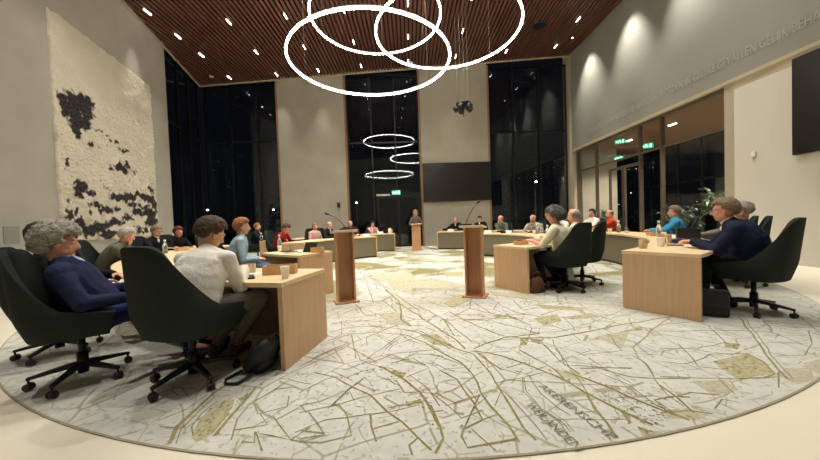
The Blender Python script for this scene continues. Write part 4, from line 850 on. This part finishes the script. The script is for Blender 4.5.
    if tie:
        mb = MB(); a = neck + fwd(l2) * .105 - dirn(l2) * .03; mb.ell(a, (.014, .012, .014)); mb.rings([ellipse(a - dirn(l2) * .01, X, fwd(l2), .01, .006, 8), ellipse(a - dirn(l2) * .12 + fwd(l2) * .035, X, fwd(l2), .024, .008, 8)]); part('tie', mb.mesh('tie', tie))
    if extra: extra(part, locals())
    return root

for n_, c in dict(white_shirt=(226, 222, 212), blue_jacket=(32, 40, 68), navy_jacket=(30, 36, 58), dark_suit=(26, 27, 32), black_top=(20, 20, 22), olive_jacket=(96, 94, 80), light_blue_shirt=(150, 172, 186), red_top=(146, 34, 38), pink_shirt=(214, 168, 162), cream_shirt=(216, 208, 182), orange_top=(196, 72, 40), sky_top=(62, 142, 184), grey_top=(120, 116, 106), pale_shirt=(206, 198, 180), taupe_top=(98, 88, 78), grey_green=(92, 98, 86), burgundy=(88, 36, 40),
                  trouser_dark=(26, 27, 30), trouser_blue=(34, 48, 88), trouser_grey=(96, 90, 82), jeans=(78, 98, 130)).items(): cloth(n_, c)
MT['shoe_black'] = mat('shoe_black', (18, 18, 20), .4); MT['shoe_brown'] = mat('shoe_brown', (64, 42, 32), .5); MT['shoe_navy'] = mat('shoe_navy', (26, 32, 48), .5)
MT['patterned'] = mat('patterned_shirt', (60, 70, 72), .85, var=(38, (214, 206, 188), .06, 2)); MT['patterned2'] = mat('light_blue_pattern', (196, 208, 216), .85, var=(60, (120, 150, 180), .1, 2))
def check_mat():
    m = bpy.data.materials.new('checked_sock'); m.use_nodes = True; nt = m.node_tree; b = nt.nodes['Principled BSDF']; tc = nt.nodes.new('ShaderNodeTexCoord'); c = nt.nodes.new('ShaderNodeTexChecker'); c.inputs['Scale'].default_value = 46; c.inputs['Color1'].default_value = lin((30, 26, 28)); c.inputs['Color2'].default_value = lin((190, 130, 120)); nt.links.new(tc.outputs['Object'], c.inputs['Vector']); nt.links.new(c.outputs['Color'], b.inputs['Base Color']); b.inputs['Roughness'].default_value = .9; return m
MT['checked'] = check_mat()

CL = 'chair of '
def seat(ang, r, chair_label, plabel, turn=0, face=None, cr=0, group=None, **k):
    x, y = pol(r, ang)
    if face is not None: rz = yaw_of(*face)
    else: rz = yaw_of(CX - x, CY - y) + R(turn)
    if chair_label: chair(x, y, rz + R(cr), chair_label)
    if plabel: return person(plabel, x, y, rz, **k)

def socks(part, L):
    for s in (1, -1):
        mb = MB(); a, k_ = L['an'][s], L['kn'][s]; mb.cap(a - V((0, 0, .02)), a.lerp(k_, .3), .043, .046, 12); mb.cap(a - V((0, 0, .02)), a - V((0, 0, .045)) + L['toed'][s] * .1, .042, .036, 10); part('sock', mb.mesh('sock', 'checked'))
# --- left outer ring
xw, yw = -1.76, 2.42
rzw = yaw_of(.28, .96); chair(xw, yw, rzw, 'dark green chair at the nearest left desk, under the man in the white shirt')
person('man in a white shirt seen from behind at the nearest left desk', xw + .04, yw + .03, yaw_of(.05, 1), ('white_shirt', 'shirt'), 'trouser_grey', 'shoe_brown', 'light', 'full', H_BROWN, l1=24, l2=34, hp=30, hy=-30, b=1.18, pelvis_y=-.08, twist=-8,
       pole={1: (.25, -.2, -1)}, T={1: (.16, .40, .82), -1: (-.16, .50, .80)}, knee={1: (.36, .30, .57), -1: (.16, .38, .57)}, foot={1: (.06, .36, .12), -1: (-.12, .34, .12)}, vox=.008, collar=True, extra=socks)
xc, yc = -2.72, 2.5
rzc = yaw_of(.84, .54); chair(xc, yc, rzc, 'dark green chair at the far left, under the curly grey haired man')
person('man with curly grey hair in a blue jacket leaning back at the left edge', xc, yc, rzc, ('blue_jacket', 'jacket'), 'trouser_blue', 'shoe_navy', 'pink', 'curly', H_GREY, l1=-34, l2=-20, hp=10, hy=6, b=1.1, pelvis_y=.15, pz=.54,
       T={1: (.2, .34, .66), -1: (-.12, .36, .70)}, knee={1: (.12, .52, .52), -1: (-.10, .55, .56)}, foot={1: (.05, .74, .1), -1: (-.06, .86, .12)}, vox=.008, shirt='patterned2')
xl, yl = -3.56, 3.07
rzl = yaw_of(.86, .5); chair(xl, yl, rzl, 'dark green chair at the left edge, mostly hidden behind the curly haired man')
person('dark haired person in black mostly hidden behind the curly haired man', xl, yl, rzl, ('black_top', 'jacket'), 'trouser_dark', 'shoe_black', 'light', 'short', H_DARK, l1=-26, l2=-14, hp=5, pelvis_y=.12,
       T={1: (.16, .36, .7), -1: (-.05, .42, .74)}, knee={1: (.12, .5, .6), -1: (-.1, .52, .54)}, foot={1: (.0, .8, .25), -1: (-.08, .7, .1)}, vox=.011)
seat(-150.5, 5.9, 'tall dark chair against the tapestry wall behind the grey jacket man', 'grey haired man in an olive grey jacket resting his face on his hand', turn=-6, top=('olive_jacket', 'jacket'), hair='short', hcol=H_SILVER, skin='pink', l1=28, l2=38, hp=22, arms='chin', vox=.010, b=1.06)
seat(-169.5, 6.02, 'dark chair of the man with glasses below the tapestry', 'man with glasses in a dark suit below the tapestry', turn=-14, top=('dark_suit', 'jacket'), hair='short', hcol=H_GB, l1=14, l2=24, hp=20, glasses=True, shirt='white_shirt', vox=.011)
seat(-177.5, 6.0, 'dark chair of the red haired woman left of the dark window', 'smiling red haired woman in dark clothes beside the left window edge', turn=-20, top=('black_top', 'shirt'), hair='full', hcol=H_RED, l1=12, l2=22, hp=10, skin='pink', vox=.012, sz=.96)
seat(153, 6.1, 'dark chair at the far end of the left windows', 'man in a dark suit and light shirt by the dark left windows', turn=25, top=('dark_suit', 'jacket'), hair='short', hcol=H_GINGER, l1=4, l2=12, hp=5, shirt='light_blue_shirt', tie='burgundy', vox=.012)
# --- inner left ring
seat(-131, 4.22, 'dark green chair under the man in the light blue shirt', 'ginger haired man in a light blue shirt at the inner left desk', turn=-22, top=('light_blue_shirt', 'shirt'), trouser='jeans', hair='full', hcol=H_GINGER, l1=6, l2=16, hp=8, hy=-8, arms='lap', vox=.010)
seat(-147, 4.3, 'empty dark green chair left of the man in the light blue shirt', None)
seat(163, 4.2, 'dark chair of the person in red before the far left pier', 'brown haired person in a red top bending over the inner desk', turn=5, top=('red_top', 'shirt'), hair='full', hcol=H_BROWN, l1=22, l2=40, hp=45, arms='chin', vox=.011)
seat(142, 4.25, 'grey chair with its back showing left of the person in pink', 'person in a pale pink shirt sitting before the far left pier', turn=0, top=('pink_shirt', 'shirt'), hair='short', hcol=H_GB, l1=2, l2=8, hp=10, skin='pink', arms='lap', vox=.012, sz=.94, cr=-8)
seat(136, 4.2, 'dark chair of the bald man beside the left lectern', 'bald man in a dark suit beside the left lectern, head bowed', turn=12, top=('dark_suit', 'jacket'), hair='bald', hcol=H_SILVER, l1=16, l2=24, hp=25, skin='pink', shirt='white_shirt', vox=.011)
seat(123.5, 4.2, 'dark chair just right of the left lectern', 'balding person with a reddish face just right of the left lectern', top=('burgundy', 'shirt'), hair='bald', hcol=H_GB, l1=10, l2=20, hp=20, skin='pink', vox=.012)
seat(106.6, 6.1, 'dark chair before the middle window beside the exit door', 'dark haired person in a pale top before the middle window', top=('pink_shirt', 'shirt'), hair='full', hcol=H_DARK, l1=10, l2=18, hp=12, arms='chin', vox=.012, sz=.96)
seat(114.5, 6.25, 'empty dark chair in front of the middle window', None, turn=-15)
# --- speaker
person('woman with long hair standing behind the distant lectern', .25, 13.12, PI, ('taupe_top', 'shirt'), 'trouser_dark', 'shoe_black', 'light', 'long', H_BLOND, l1=1, l2=4, hp=14, stand=True, T={1: (.14, .3, 1.13), -1: (-.14, .3, 1.13)}, vox=.011, sz=.97, b=.9)
# --- far right
seat(70.5, 6.05, 'dark chair behind the man resting his chin below the wall screen', 'bald man in a dark suit with a hand at his face below the wall screen', top=('dark_suit', 'jacket'), hair='bald', hcol=H_DARK, l1=14, l2=22, hp=15, T={1: (.55, .35, .80)}, arms='chin', shirt='white_shirt', skin='pink', vox=.012, hand_d=None)
seat(60.5, 6.1, 'dark chair right behind the right lectern microphone', 'dark haired man in a dark jacket behind the right lectern microphone', top=('dark_suit', 'jacket'), hair='short', hcol=H_DARK, l1=6, l2=14, hp=15, shirt='white_shirt', vox=.012)
seat(40.5, 4.2, 'grey chair of the bald man below the right end of the wall screen', 'bald man in grey green with a fist at his mouth by the inner desk', turn=8, top=('grey_green', 'jacket'), hair='bald', hcol=H_SILVER, l1=16, l2=22, hp=16, arms='chin', skin='pink', shirt='pale_shirt', vox=.011)
seat(22, 4.2, 'grey chair of the bald man in the patterned shirt', 'bald man in a patterned pale shirt leaning over papers', turn=24, top=('patterned', 'shirt'), hair='bald', hcol=H_SILVER, l1=22, l2=32, hp=24, skin='pink', vox=.011, b=1.08, short=True)
seat(34, 6.1, 'dark chair before the right far window', 'person in black sitting before the dark right window', top=('black_top', 'shirt'), hair='short', hcol=H_DARK, l1=-2, l2=4, hp=0, skin='pink', arms='lap', vox=.012, sz=1.06)
seat(5, 4.15, None, 'man in a white shirt half hidden behind the curly haired man', turn=20, top=('white_shirt', 'shirt'), hair='bald', hcol=H_GB, l1=16, l2=24, hp=18, skin='pink', vox=.011, sz=1.02)
# --- inner right near
xm, ym = 2.5, 4.97
rzm = yaw_of(-.78, .62); chair(xm, ym, yaw_of(-.4, .92), 'dark green chair at the inner right desk, under the man with wild grey curls')
person('man with wild dark grey curls in a cream short sleeved shirt at the inner desk', xm, ym, rzm, ('cream_shirt', 'shirt'), 'trouser_dark', 'shoe_brown', 'pink', 'curly', hairm('hair_pepper', (66, 64, 62), (104, 102, 98)), l1=8, l2=20, hp=12, hy=5, b=1.1, pelvis_y=.02, sz=1.0,
       T={1: (.10, .55, .80), -1: (-.14, .50, .80)}, foot={1: (.12, .12, .1), -1: (-.1, .3, .09)}, short=True, vox=.009)
seat(-42, 3.98, 'dark green chair under the bald man right of the curly haired man', 'bald man seen past the chair back right of the curly haired man', face=(-.66, .75), top=('pale_shirt', 'shirt'), hair='bald', hcol=H_SILVER, l1=14, l2=20, hp=20, skin='pink', vox=.010, b=1.05)
seat(17.6, 6.1, 'dark chair of the dark haired person near the glass partition', 'dark haired person in a white shirt in front of the glass partition', top=('white_shirt', 'shirt'), hair='short', hcol=H_DARK, l1=2, l2=8, hp=5, skin='pink', vox=.012, sz=1.04)
seat(25, 6.1, None, 'red faced person glimpsed between the curly and the bald man', top=('taupe_top', 'shirt'), hair='short', hcol=H_GINGER, l1=0, l2=6, hp=5, skin='pink', vox=.013, sz=1.06)
# --- outer right
seat(11.3, 6.1, 'dark chair of the man in orange by the glass partition', 'bald man in an orange sweater with crossed arms by the glass partition', turn=-28, top=('orange_top', 'sweater'), hair='bald', hcol=H_GB, l1=2, l2=10, hp=12, skin='pink', vox=.011, b=1.08, T={1: (-.1, .36, .84), -1: (.1, .38, .86)}, pole={1: (.8, 0, -.5), -1: (-.8, 0, -.5)})
seat(-10.2, 6.1, 'dark chair of the woman in the blue jacket', 'woman with glasses in a bright blue jacket looking left', turn=-25, top=('sky_top', 'jacket'), hair='full', hcol=H_GB, l1=6, l2=14, hp=4, hy=6, glasses=True, skin='light', vox=.010, sz=.99)
xr, yr = 3.97, 3.56
rzr = yaw_of(-.72, .69); chair(xr, yr, yaw_of(-.47, .88), 'dark green chair nearest on the right, under the man in the navy jacket')
person('stout grey haired man with glasses in a navy jacket at the right desk', xr, yr, rzr, ('navy_jacket', 'jacket'), 'trouser_dark', 'shoe_black', 'pink', 'full', H_GB, l1=11, l2=38, hp=6, hy=3, b=1.22, pelvis_y=.0, sz=1.03, glasses=True, shirt='white_shirt',
       T={1: (.08, .52, .79), -1: (-.1, .50, .79)}, foot={1: (.12, .2, .09), -1: (-.12, .42, .09)}, vox=.008)
seat(-31.5, 6.05, 'second dark green chair from the front in the right hand row', 'person in pale grey mostly hidden behind the stout man in navy', turn=-13, top=('grey_top', 'shirt'), hair='full', hcol=H_GREY, l1=-6, l2=2, hp=8, vox=.011, sz=.97)
seat(-26.3, 6.1, 'third dark green chair from the front in the right hand row, empty', None, turn=-17)

# ------------------------------------------------------------------ things on the desks and the floor
DZ = .741
def on(name, label, cat, mb, m, x, y, rz=0, z=DZ, group=None, bevel=0):
    o = mb.build(name, m, None, (x, y, z), bevel); o.rotation_euler.z = rz; return tag(o, label, cat, group)
def cup(label, x, y, s=1.0, h=.105):
    mb = MB(); mb.lathe([(.026 * s, 0), (.028 * s, .003), (.039 * s, h - .004), (.041 * s, h), (.039 * s, h + .001), (.037 * s, h - .004), (.026 * s, .006), (0, .006)], n=24); return on('paper_cup', label, 'cup', mb, 'cup', x, y, group='white cups')
def tumbler(label, x, y, m='clear', s=1.0, h=.095):
    mb = MB(); mb.lathe([(.032 * s, 0), (.04 * s, h * .4), (.037 * s, h), (.0345 * s, h), (.0365 * s, h * .4), (.029 * s, .008), (0, .008)], n=10, sm=False); return on('drinking_glass', label, 'glass', mb, m, x, y, group='drinking glasses')
def bottle(label, x, y, h=.27):
    t = empty('water_bottle', (x, y, DZ), 0, label, 'bottle', 'water bottles')
    mb = MB(); mb.lathe([(.04, 0), (.044, .01), (.044, h * .55), (.036, h * .68), (.017, h * .8), (.016, h * .95), (.018, h * .95), (.018, h), (0, h)], n=20); mb.build('bottle_body', 'water', t)
    mb = MB(); mb.lathe([(.02, h - .03), (.02, h + .008), (0, h + .008)], n=16); mb.build('cap', 'paper', t); return t
def card(label, x, y, rz, w=.24, h=.10):
    mb = MB(); mb.add([(-w / 2, -.04, 0), (w / 2, -.04, 0), (w / 2, 0, h), (-w / 2, 0, h), (-w / 2, .04, 0), (w / 2, .04, 0), (w / 2, .003, h), (-w / 2, .003, h)], [(0, 1, 2, 3), (5, 4, 7, 6), (3, 2, 6, 7), (0, 4, 5, 1), (0, 3, 7, 4), (1, 5, 6, 2)])
    return on('name_card', label, 'card', mb, 'paper', x, y, rz, group='white name cards')
def wbox(label, x, y, rz, w=.3, d=.12, h=.085):
    t = empty('desk_box', (x, y, DZ), rz, label, 'box', 'wooden desk boxes')
    mb = MB()
    for a in ((0, -d / 2 + .006, w, .012), (0, d / 2 - .006, w, .012)): mb.box((a[0], a[1], h / 2), (a[2], a[3], h))
    for s in (-1, 1): mb.box((s * (w / 2 - .006), 0, h / 2), (.012, d - .024, h))
    mb.build('box_wall', 'boxwood', t, bevel=.002); mb = MB(); mb.box((0, 0, .008), (w - .024, d - .024, .012)); mb.build('box_bottom', 'boxwood', t)
    mb = MB(); mb.box((-.05, 0, .05), (.1, .05, .07)); mb.build('control_panel', 'black', t, bevel=.004); return t
def sheet(label, x, y, rz, w=.21, d=.297, h=.004, m='paper', name='paper_sheet', cat='paper'):
    mb = MB(); mb.box((0, 0, h / 2), (w, d, h)); return on(name, label, cat, mb, m, x, y, rz)
def tablet(label, x, y, rz, tilt=62, w=.25, h=.19):
    t = empty('tablet', (x, y, DZ), rz, label, 'tablet'); mb = MB(); mb.X = M.Rotation(R(tilt), 4, 'X'); mb.box((0, h / 2, 0), (w, h, .01)); mb.build('case', 'black', t, bevel=.003)
    mb = MB(); mb.X = M.Rotation(R(tilt), 4, 'X'); mb.box((0, h / 2, .0056), (w - .02, h - .02, .001)); mb.build('display', 'screen', t)
    mb = MB(); mb.box((0, .05, .004), (w, .12, .008)); mb.build('stand', 'black', t); return t
# near left desk
cup('white paper cup beside the wooden box on the nearest left desk', -1.12, 2.72)
wbox('wooden box behind the white cup on the nearest left desk', -1.28, 3.0, R(8))
sheet('dark notebook by the white shirted man on the nearest left desk', -1.52, 2.80, R(30), .15, .21, .015, 'black', 'notebook', 'notebook')
sheet('white paper under the arm of the white shirted man', -1.6, 2.98, R(10))
tumbler('small amber glass left of the wooden box on the nearest left desk', -1.62, 3.12, 'amber')
def bag(label, x, y, rz):
    t = empty('backpack', (x, y, RT + .002), rz, label, 'bag')
    mb = MB(); mb.X = M.Rotation(R(40), 4, 'X'); mb.rings([ellipse(V((0, 0, z)), V((1, 0, 0)), V((0, 1, 0)), a, b_, 20) for z, a, b_ in ((.03, .12, .06), (.06, .16, .09), (.2, .165, .1), (.34, .14, .075), (.4, .09, .04))]); mb.build('bag_body', 'bag', t)
    mb = MB(); mb.X = M.Rotation(R(40), 4, 'X'); mb.rings([ellipse(V((0, -.085, z)), V((1, 0, 0)), V((0, 1, 0)), a, b_, 16) for z, a, b_ in ((.06, .1, .03), (.1, .12, .045), (.2, .11, .04), (.24, .06, .015))]); mb.build('front_pocket', 'bag', t)
    mb = MB(); mb.tube([(-.08, -.1, .05), (-.2, -.16, .03), (-.3, -.14, .012), (-.34, -.05, .012), (-.28, .03, .012), (-.14, .0, .03)], .013); mb.build('strap', 'bag', t)
    mb = MB(); mb.X = M.Rotation(R(40), 4, 'X'); mb.tube([(.04, .02, .39), (.04, .02, .45), (-.04, .02, .45), (-.04, .02, .39)], .01); mb.build('handle', 'bag', t)
    return t
bag('black backpack slumped on the rug under the nearest left desk', -1.36, 2.60, R(66)).scale = (.88,) * 3
# inner left desk
tablet('black tablet standing upright on the near end of the inner left desk', -1.75, 5.28, R(-20))
wbox('wooden box beside the tablet on the inner left desk', -1.58, 5.22, R(-15), .2)
sheet('stack of white papers on the inner left desk in front of the tablet', -2.05, 5.35, R(20), .3, .4, .02)
sheet('dark folder lying on the papers of the inner left desk', -2.1, 5.3, R(50), .2, .28, .012, 'black', 'folder', 'folder')
bpy.data.objects['folder'].location.z = DZ + .021
tumbler('clear glass on the inner left desk before the person in red', -2.3, 5.95); tumbler('second clear glass on the inner left desk, nearer the tablet', -2.0, 5.75)
cup('white cup on the inner left desk behind the papers', -2.45, 5.75); bottle('water bottle on the inner left desk near the person in red', -2.85, 6.7)
card('white name card in front of the bald man on the inner left desk', *pol(3.15, 140), R(50)); card('white name card right of the left lectern on the inner desk', *pol(3.15, 120.5), R(25)); card('white name card on the desk before the middle window', *pol(5.05, 105), R(15))
card('white name card on the desk before the dark left windows', *pol(5.05, 150), R(60)); bottle('water bottle on the desk before the dark left windows', *pol(5.4, 157))
mb = MB(); mb.lathe([(.06, 0), (.075, .02), (.07, .16), (.05, .2), (.055, .22), (0, .22)], n=20); mb.tube([(.07, 0, .16), (.12, 0, .15), (.12, 0, .06), (.075, 0, .05)], .008); on('thermos_jug', 'white jug at the right end of the desk before the middle window', 'jug', mb, 'cup', *pol(5.3, 100))
bottle('water bottle on the left desk below the tapestry', *pol(5.35, -160)); tumbler('amber glass on the left desk below the tapestry', *pol(5.3, -150), 'amber'); cup('white cup on the left desk below the tapestry', *pol(5.45, -154)); wbox('wooden box on the left desk below the tapestry', *pol(5.25, -146), R(40), .24); wbox('second wooden box on the left desk nearer the red haired woman', *pol(5.25, -166), R(70), .24)
# far right desk
card('white name card below the wall screen in front of the bald man', *pol(5.05, 71), R(-20)); card('white name card below the right end of the wall screen on the inner desk', *pol(3.15, 38), R(-52)); card('white name card further right on the inner right desk', *pol(3.15, 22), R(-68))
bottle('water bottle on the inner right desk near the right lectern', *pol(3.5, 46)); tumbler('clear glass on the inner right desk near the right lectern', *pol(3.35, 50)); cup('white cup on the inner right desk near the right lectern', *pol(3.3, 54 - 6)); tumbler('clear glass on the inner right desk before the patterned shirt', *pol(3.4, 14)); bottle('water bottle on the inner right desk before the patterned shirt', *pol(3.5, 8)); cup('white cup on the inner right desk before the patterned shirt', *pol(3.3, 4))
sheet('white papers held on the inner right desk by the bald man in the patterned shirt', *pol(3.55, 22), R(20)); sheet('dark device lying on the inner right desk', *pol(3.35, 29), R(-60), .12, .25, .03, 'black', 'handset', 'device')
wbox('wooden box on the near end of the inner right desk', *pol(3.35, -56.5), R(38), .27, .12, .075); sheet('white paper beside the hands of the curly haired man', *pol(3.5, -53), R(40))
tumbler('amber glass on the inner right desk behind the curly haired man', *pol(3.3, -42), 'amber'); bottle('water bottle on the inner right desk by the curly haired man', *pol(3.25, -20))
# near right desk
tumbler('large amber faceted glass at the near end of the right desk', 3.06, 4.05, 'amber', 1.3, .12); cup('white cup at the near end of the right desk', 3.42, 4.2, 1.25, .12)
tumbler('amber glass just behind the white cup on the right desk', *pol(5.1, -46), 'amber', 1.2, .12); tumbler('amber glass second behind the white cup on the right desk', *pol(5.15, -42), 'amber', 1.1, .13)
cup('white cup in the middle of the right desk', *pol(5.15, -36)); cup('white cup left of the bottle on the right desk', *pol(5.2, -28)); wbox('wooden box in the middle of the right desk', *pol(5.1, -33), R(55), .22); wbox('wooden box before the woman in blue on the right desk', *pol(5.2, -20), R(70), .22)
bottle('water bottle before the woman in the blue jacket', *pol(5.25, -22.5), .3); bottle('water bottle at the far end of the right desk near the man in orange', *pol(5.3, -2), .3); tumbler('clear glass at the far end of the right desk', *pol(5.3, -5.5), 'clear', 1.2, .13); cup('white cup at the far end of the right desk near the man in orange', *pol(5.05, -2.5), 1.3); tumbler('clear glass before the woman in the blue jacket', *pol(5.4, -19), 'clear', 1.1, .13); tumbler('clear glass in front of the black crate on the right desk', *pol(5.2, -25), 'clear', 1.1, .12)
sheet('white papers before the woman in blue on the right desk', *pol(5.4, -26), R(60)); sheet('dark phone beside the hands of the stout man', *pol(5.25, -46.5), R(60), .09, .17, .012, 'black', 'phone', 'phone')
cx_, cy_ = pol(5.42, -34); t = empty('crate', (cx_, cy_, DZ), R(52), 'black open crate standing on the right desk beside the stout man', 'crate')
mb = MB()
for s in (-1, 1): mb.box((s * .19, 0, .09), (.015, .28, .18)); mb.box((0, s * .1325, .09), (.365, .015, .18))
mb.box((0, 0, .008), (.365, .25, .014)); mb.build('crate_body', 'bag', t); mb = MB()
for s in (-1, 1): mb.box((s * .195, 0, .185), (.04, .31, .016)); mb.box((0, s * .142, .185), (.36, .03, .016))
mb.build('rim', 'black', t, bevel=.003)
cx_, cy_ = pol(5.3, -41); mb = MB(); mb.cap((-.16, 0, .04), (.16, .02, .035), .04, .034, 12); mb.cap((-.1, .06, .03), (.12, .07, .03), .03, .03, 12); mb.box((0, .03, .012), (.34, .16, .022)); on('folded_umbrella_pouch', 'dark soft pouch lying between the crate and the hands of the stout man', 'pouch', mb, 'bag', cx_, cy_, R(60))
# floor bags
t = empty('briefcase', (3.42, 3.52, RT + .002), R(-35), 'black square bag on the rug beside the right desk end panel', 'bag'); mb = MB(); mb.rings([ellipse(V((0, 0, z)), V((1, 0, 0)), V((0, 1, 0)), 1, 1, 4) for z in (0, 1)]) if False else mb.box((0, 0, .14), (.3, .2, .28)); mb.build('bag_body', 'bag', t, bevel=.025)
mb = MB(); mb.box((0, -.03, .285), (.29, .14, .03)); mb.box((0, -.106, .2), (.28, .012, .16)); mb.build('flap', 'bag', t, bevel=.008); mb = MB(); mb.tube([(-.08, 0, .295), (-.07, 0, .34), (.07, 0, .34), (.08, 0, .295)], .011); mb.build('handle', 'bag', t)
t = empty('shoulder_bag', (1.98, 4.86, RT + .002), R(20), 'brown leather bag on the rug behind the end panel of the inner right desk', 'bag'); mb = MB(); mb.rings([ellipse(V((0, 0, z)), V((1, 0, 0)), V((0, 1, 0)), a, b_, 16) for z, a, b_ in ((.0, .12, .05), (.03, .14, .07), (.16, .13, .06), (.24, .09, .02))]); mb.build('bag_body', 'brownbag', t); mb = MB(); mb.tube([(-.08, 0, .23), (-.06, 0, .32), (.06, 0, .32), (.08, 0, .23)], .009); mb.build('handle', 'brownbag', t)
mb = MB(); mb.rings([ellipse(V((0, 0, z)), V((1, 0, 0)), V((0, 1, 0)), a, b_, 14) for z, a, b_ in ((0, .09, .05), (.02, .11, .06), (.2, .1, .04), (.3, .085, .008))]); on('carrier_bag', 'white carrier bag on the rug beside the chair of the curly haired man', 'bag', mb, 'paper', 2.72, 5.28, R(30), RT + .002)
mb = MB(); rr2 = random.Random(5)
P_ = [(-.3, 0, .012)]
for k in range(16): P_.append((-.3 + k * .045, .08 * math.sin(k * 1.7), .014 + .02 * abs(math.sin(k * 1.1))))
mb.tube(P_, .013); mb.ell((.05, .02, .05), (.14, .09, .05)); mb.ell((.2, -.03, .035), (.08, .06, .035)); on('cloth_bundle', 'white cable bundle and cloth on the floor right of the distant lectern', 'cable bundle', mb, 'paper', .82, 13.3, 0, RT + .002)
t = empty('floor_box', (1.92, 8.7, RT + .002), 0, 'small white printed box on the rug under the inner right desk front', 'box')
bpy.data.objects.remove(t)

# ------------------------------------------------------------------ plants
def plant(label, x, y, h, seed, spread=.5, n=34, pot=.18, ph=.35, m='leaf', z0=.0):
    t = empty('potted_plant', (x, y, z0), 0, label, 'plant'); q = random.Random(seed)
    mb = MB(); mb.lathe([(pot * .75, 0), (pot, ph), (pot - .02, ph), (pot * .7, .03), (0, .03)], n=20); mb.build('pot', 'pot', t); mb = MB(); mb.lathe([(pot - .025, ph - .04), (0, ph - .03)], n=16, close=False); mb.build('soil', 'soil', t)
    st = MB(); lf = MB(); lf.sm = True
    for k in range(n):
        a = q.uniform(0, 2 * PI); e = V((math.cos(a) * spread * q.uniform(.3, 1), math.sin(a) * spread * q.uniform(.3, 1), h * q.uniform(.55, 1) - ph))
        b0 = V((q.uniform(-.05, .05), q.uniform(-.05, .05), ph - .04)); mid = b0 + V((e.x * .3, e.y * .3, e.z * .7)); tip = b0 + e
        st.tube([b0, mid, tip], .006, 5)
        for c in range(4):
            d = V((math.cos(a + q.uniform(-1.3, 1.3)), math.sin(a + q.uniform(-1.3, 1.3)), q.uniform(-.5, .5))).normalized(); w = d.cross(V((0, 0, 1))).normalized(); L = q.uniform(.14, .26); o = mid.lerp(tip, q.uniform(.4, 1))
            lf.add([o, o + d * L * .35 + w * L * .16 + V((0, 0, .02)), o + d * L * .75 + w * L * .1, o + d * L - V((0, 0, .05)), o + d * L * .75 - w * L * .1, o + d * L * .35 - w * L * .16 + V((0, 0, .02)), o + d * L * .5 + V((0, 0, -.01))], [(0, 6, 1), (1, 6, 2), (2, 6, 3), (3, 6, 4), (4, 6, 5), (5, 6, 0)])
    st.build('stem', 'leaf2', t); lf.build('foliage', m, t); return t
plant('tall leafy plant behind the glass, left of the stout man', 8.9, 8.7, 1.95, 1, .6, 40)
plant('lower bushy dark plant behind the glass and the woman in blue', 8.8, 9.98, 1.5, 2, .5, 40, m='leaf2')
plant('second tall plant behind the glass further back between the other two', 10.0, 9.6, 1.9, 4, .45, 34)
plant('green plant in the corner left of the man in orange', 7.35, 11.9, 1.45, 3, .35, 34, .16)

# ------------------------------------------------------------------ street lamps outside
def street_lamp(label, x, y, z, s=.08):
    t = empty('street_lamp', (x, y, -.05), 0, label, 'street lamp', 'street lamps beyond the windows'); mb = MB(); mb.cyl((0, 0, 0), (0, 0, z - s), .06, .035); mb.cyl((0, 0, z - s), (0, 0, z - s + .05), .1, .06); mb.build('pole', 'metal', t); mb = MB(); mb.ell((0, 0, z), (s, s, s)); mb.build('globe', 'globe', t)
for lab, px_, py_, Y in (('left street lamp seen through the left window', 0, 0, 0),):
    pass
street_lamp('street lamp left of centre beyond the left dark window', -19.6, 30, 3.1)
street_lamp('lower street lamp further left beyond the left dark window', -24.3, 36, 1.9)
street_lamp('street lamp beside the left pier beyond the window', -13.2, 30, 2.9)
street_lamp('upper street lamp beyond the middle window', -5.1, 30, 3.3)
street_lamp('lower street lamp beyond the middle window', -6.6, 34, 2.3)
street_lamp('bright street lamp beyond the right far window', 12.4, 30, 4.7, .1)
# foyer ceiling lamps
for k, (x, y) in enumerate(((9.6, 9.0), (9.6, 11.2), (9.6, 13.4), (11.4, 10.2), (9.6, 6.4))):
    t = empty('foyer_downlight', (x, y, 4.37), 0, '%s small downlight in the foyer ceiling behind the glass' % ('first second third fourth fifth'.split()[k]), 'ceiling light', 'foyer downlights'); mb = MB(); mb.box((0, 0, 0), (.06, .3, .015)); mb.build('light_strip', 'slot', t); mb = MB(); mb.box((0, 0, .01), (.09, .34, .012)); mb.build('trim_frame', 'black', t)
    ld = bpy.data.lights.new('foyer_lamp', 'SPOT'); ld.energy = 420; ld.spot_size = R(120); ld.spot_blend = .8; ld.shadow_soft_size = .06; ld.color = (1, .86, .7); lo = bpy.data.objects.new('foyer_lamp', ld); COL.objects.link(lo); lo.parent = t; lo.location = (0, 0, -.03)
# the night sky outside
w = bpy.data.worlds.new('night'); S.world = w; w.use_nodes = True; w.node_tree.nodes['Background'].inputs['Color'].default_value = (.0012, .0014, .002, 1); w.node_tree.nodes['Background'].inputs['Strength'].default_value = 1
# camera
cd = bpy.data.cameras.new('camera'); cam = bpy.data.objects.new('camera', cd); COL.objects.link(cam); S.camera = cam
cd.sensor_fit = 'HORIZONTAL'; cd.sensor_width = 36; cd.lens = 308 * 36 / 820; cd.clip_start = .05; cd.clip_end = 300
cam.matrix_world = M.Translation((0, 0, 1.2)) @ M.Rotation(R(90 - 1.5), 4, 'X') @ M.Rotation(R(-2.06), 4, 'Z')
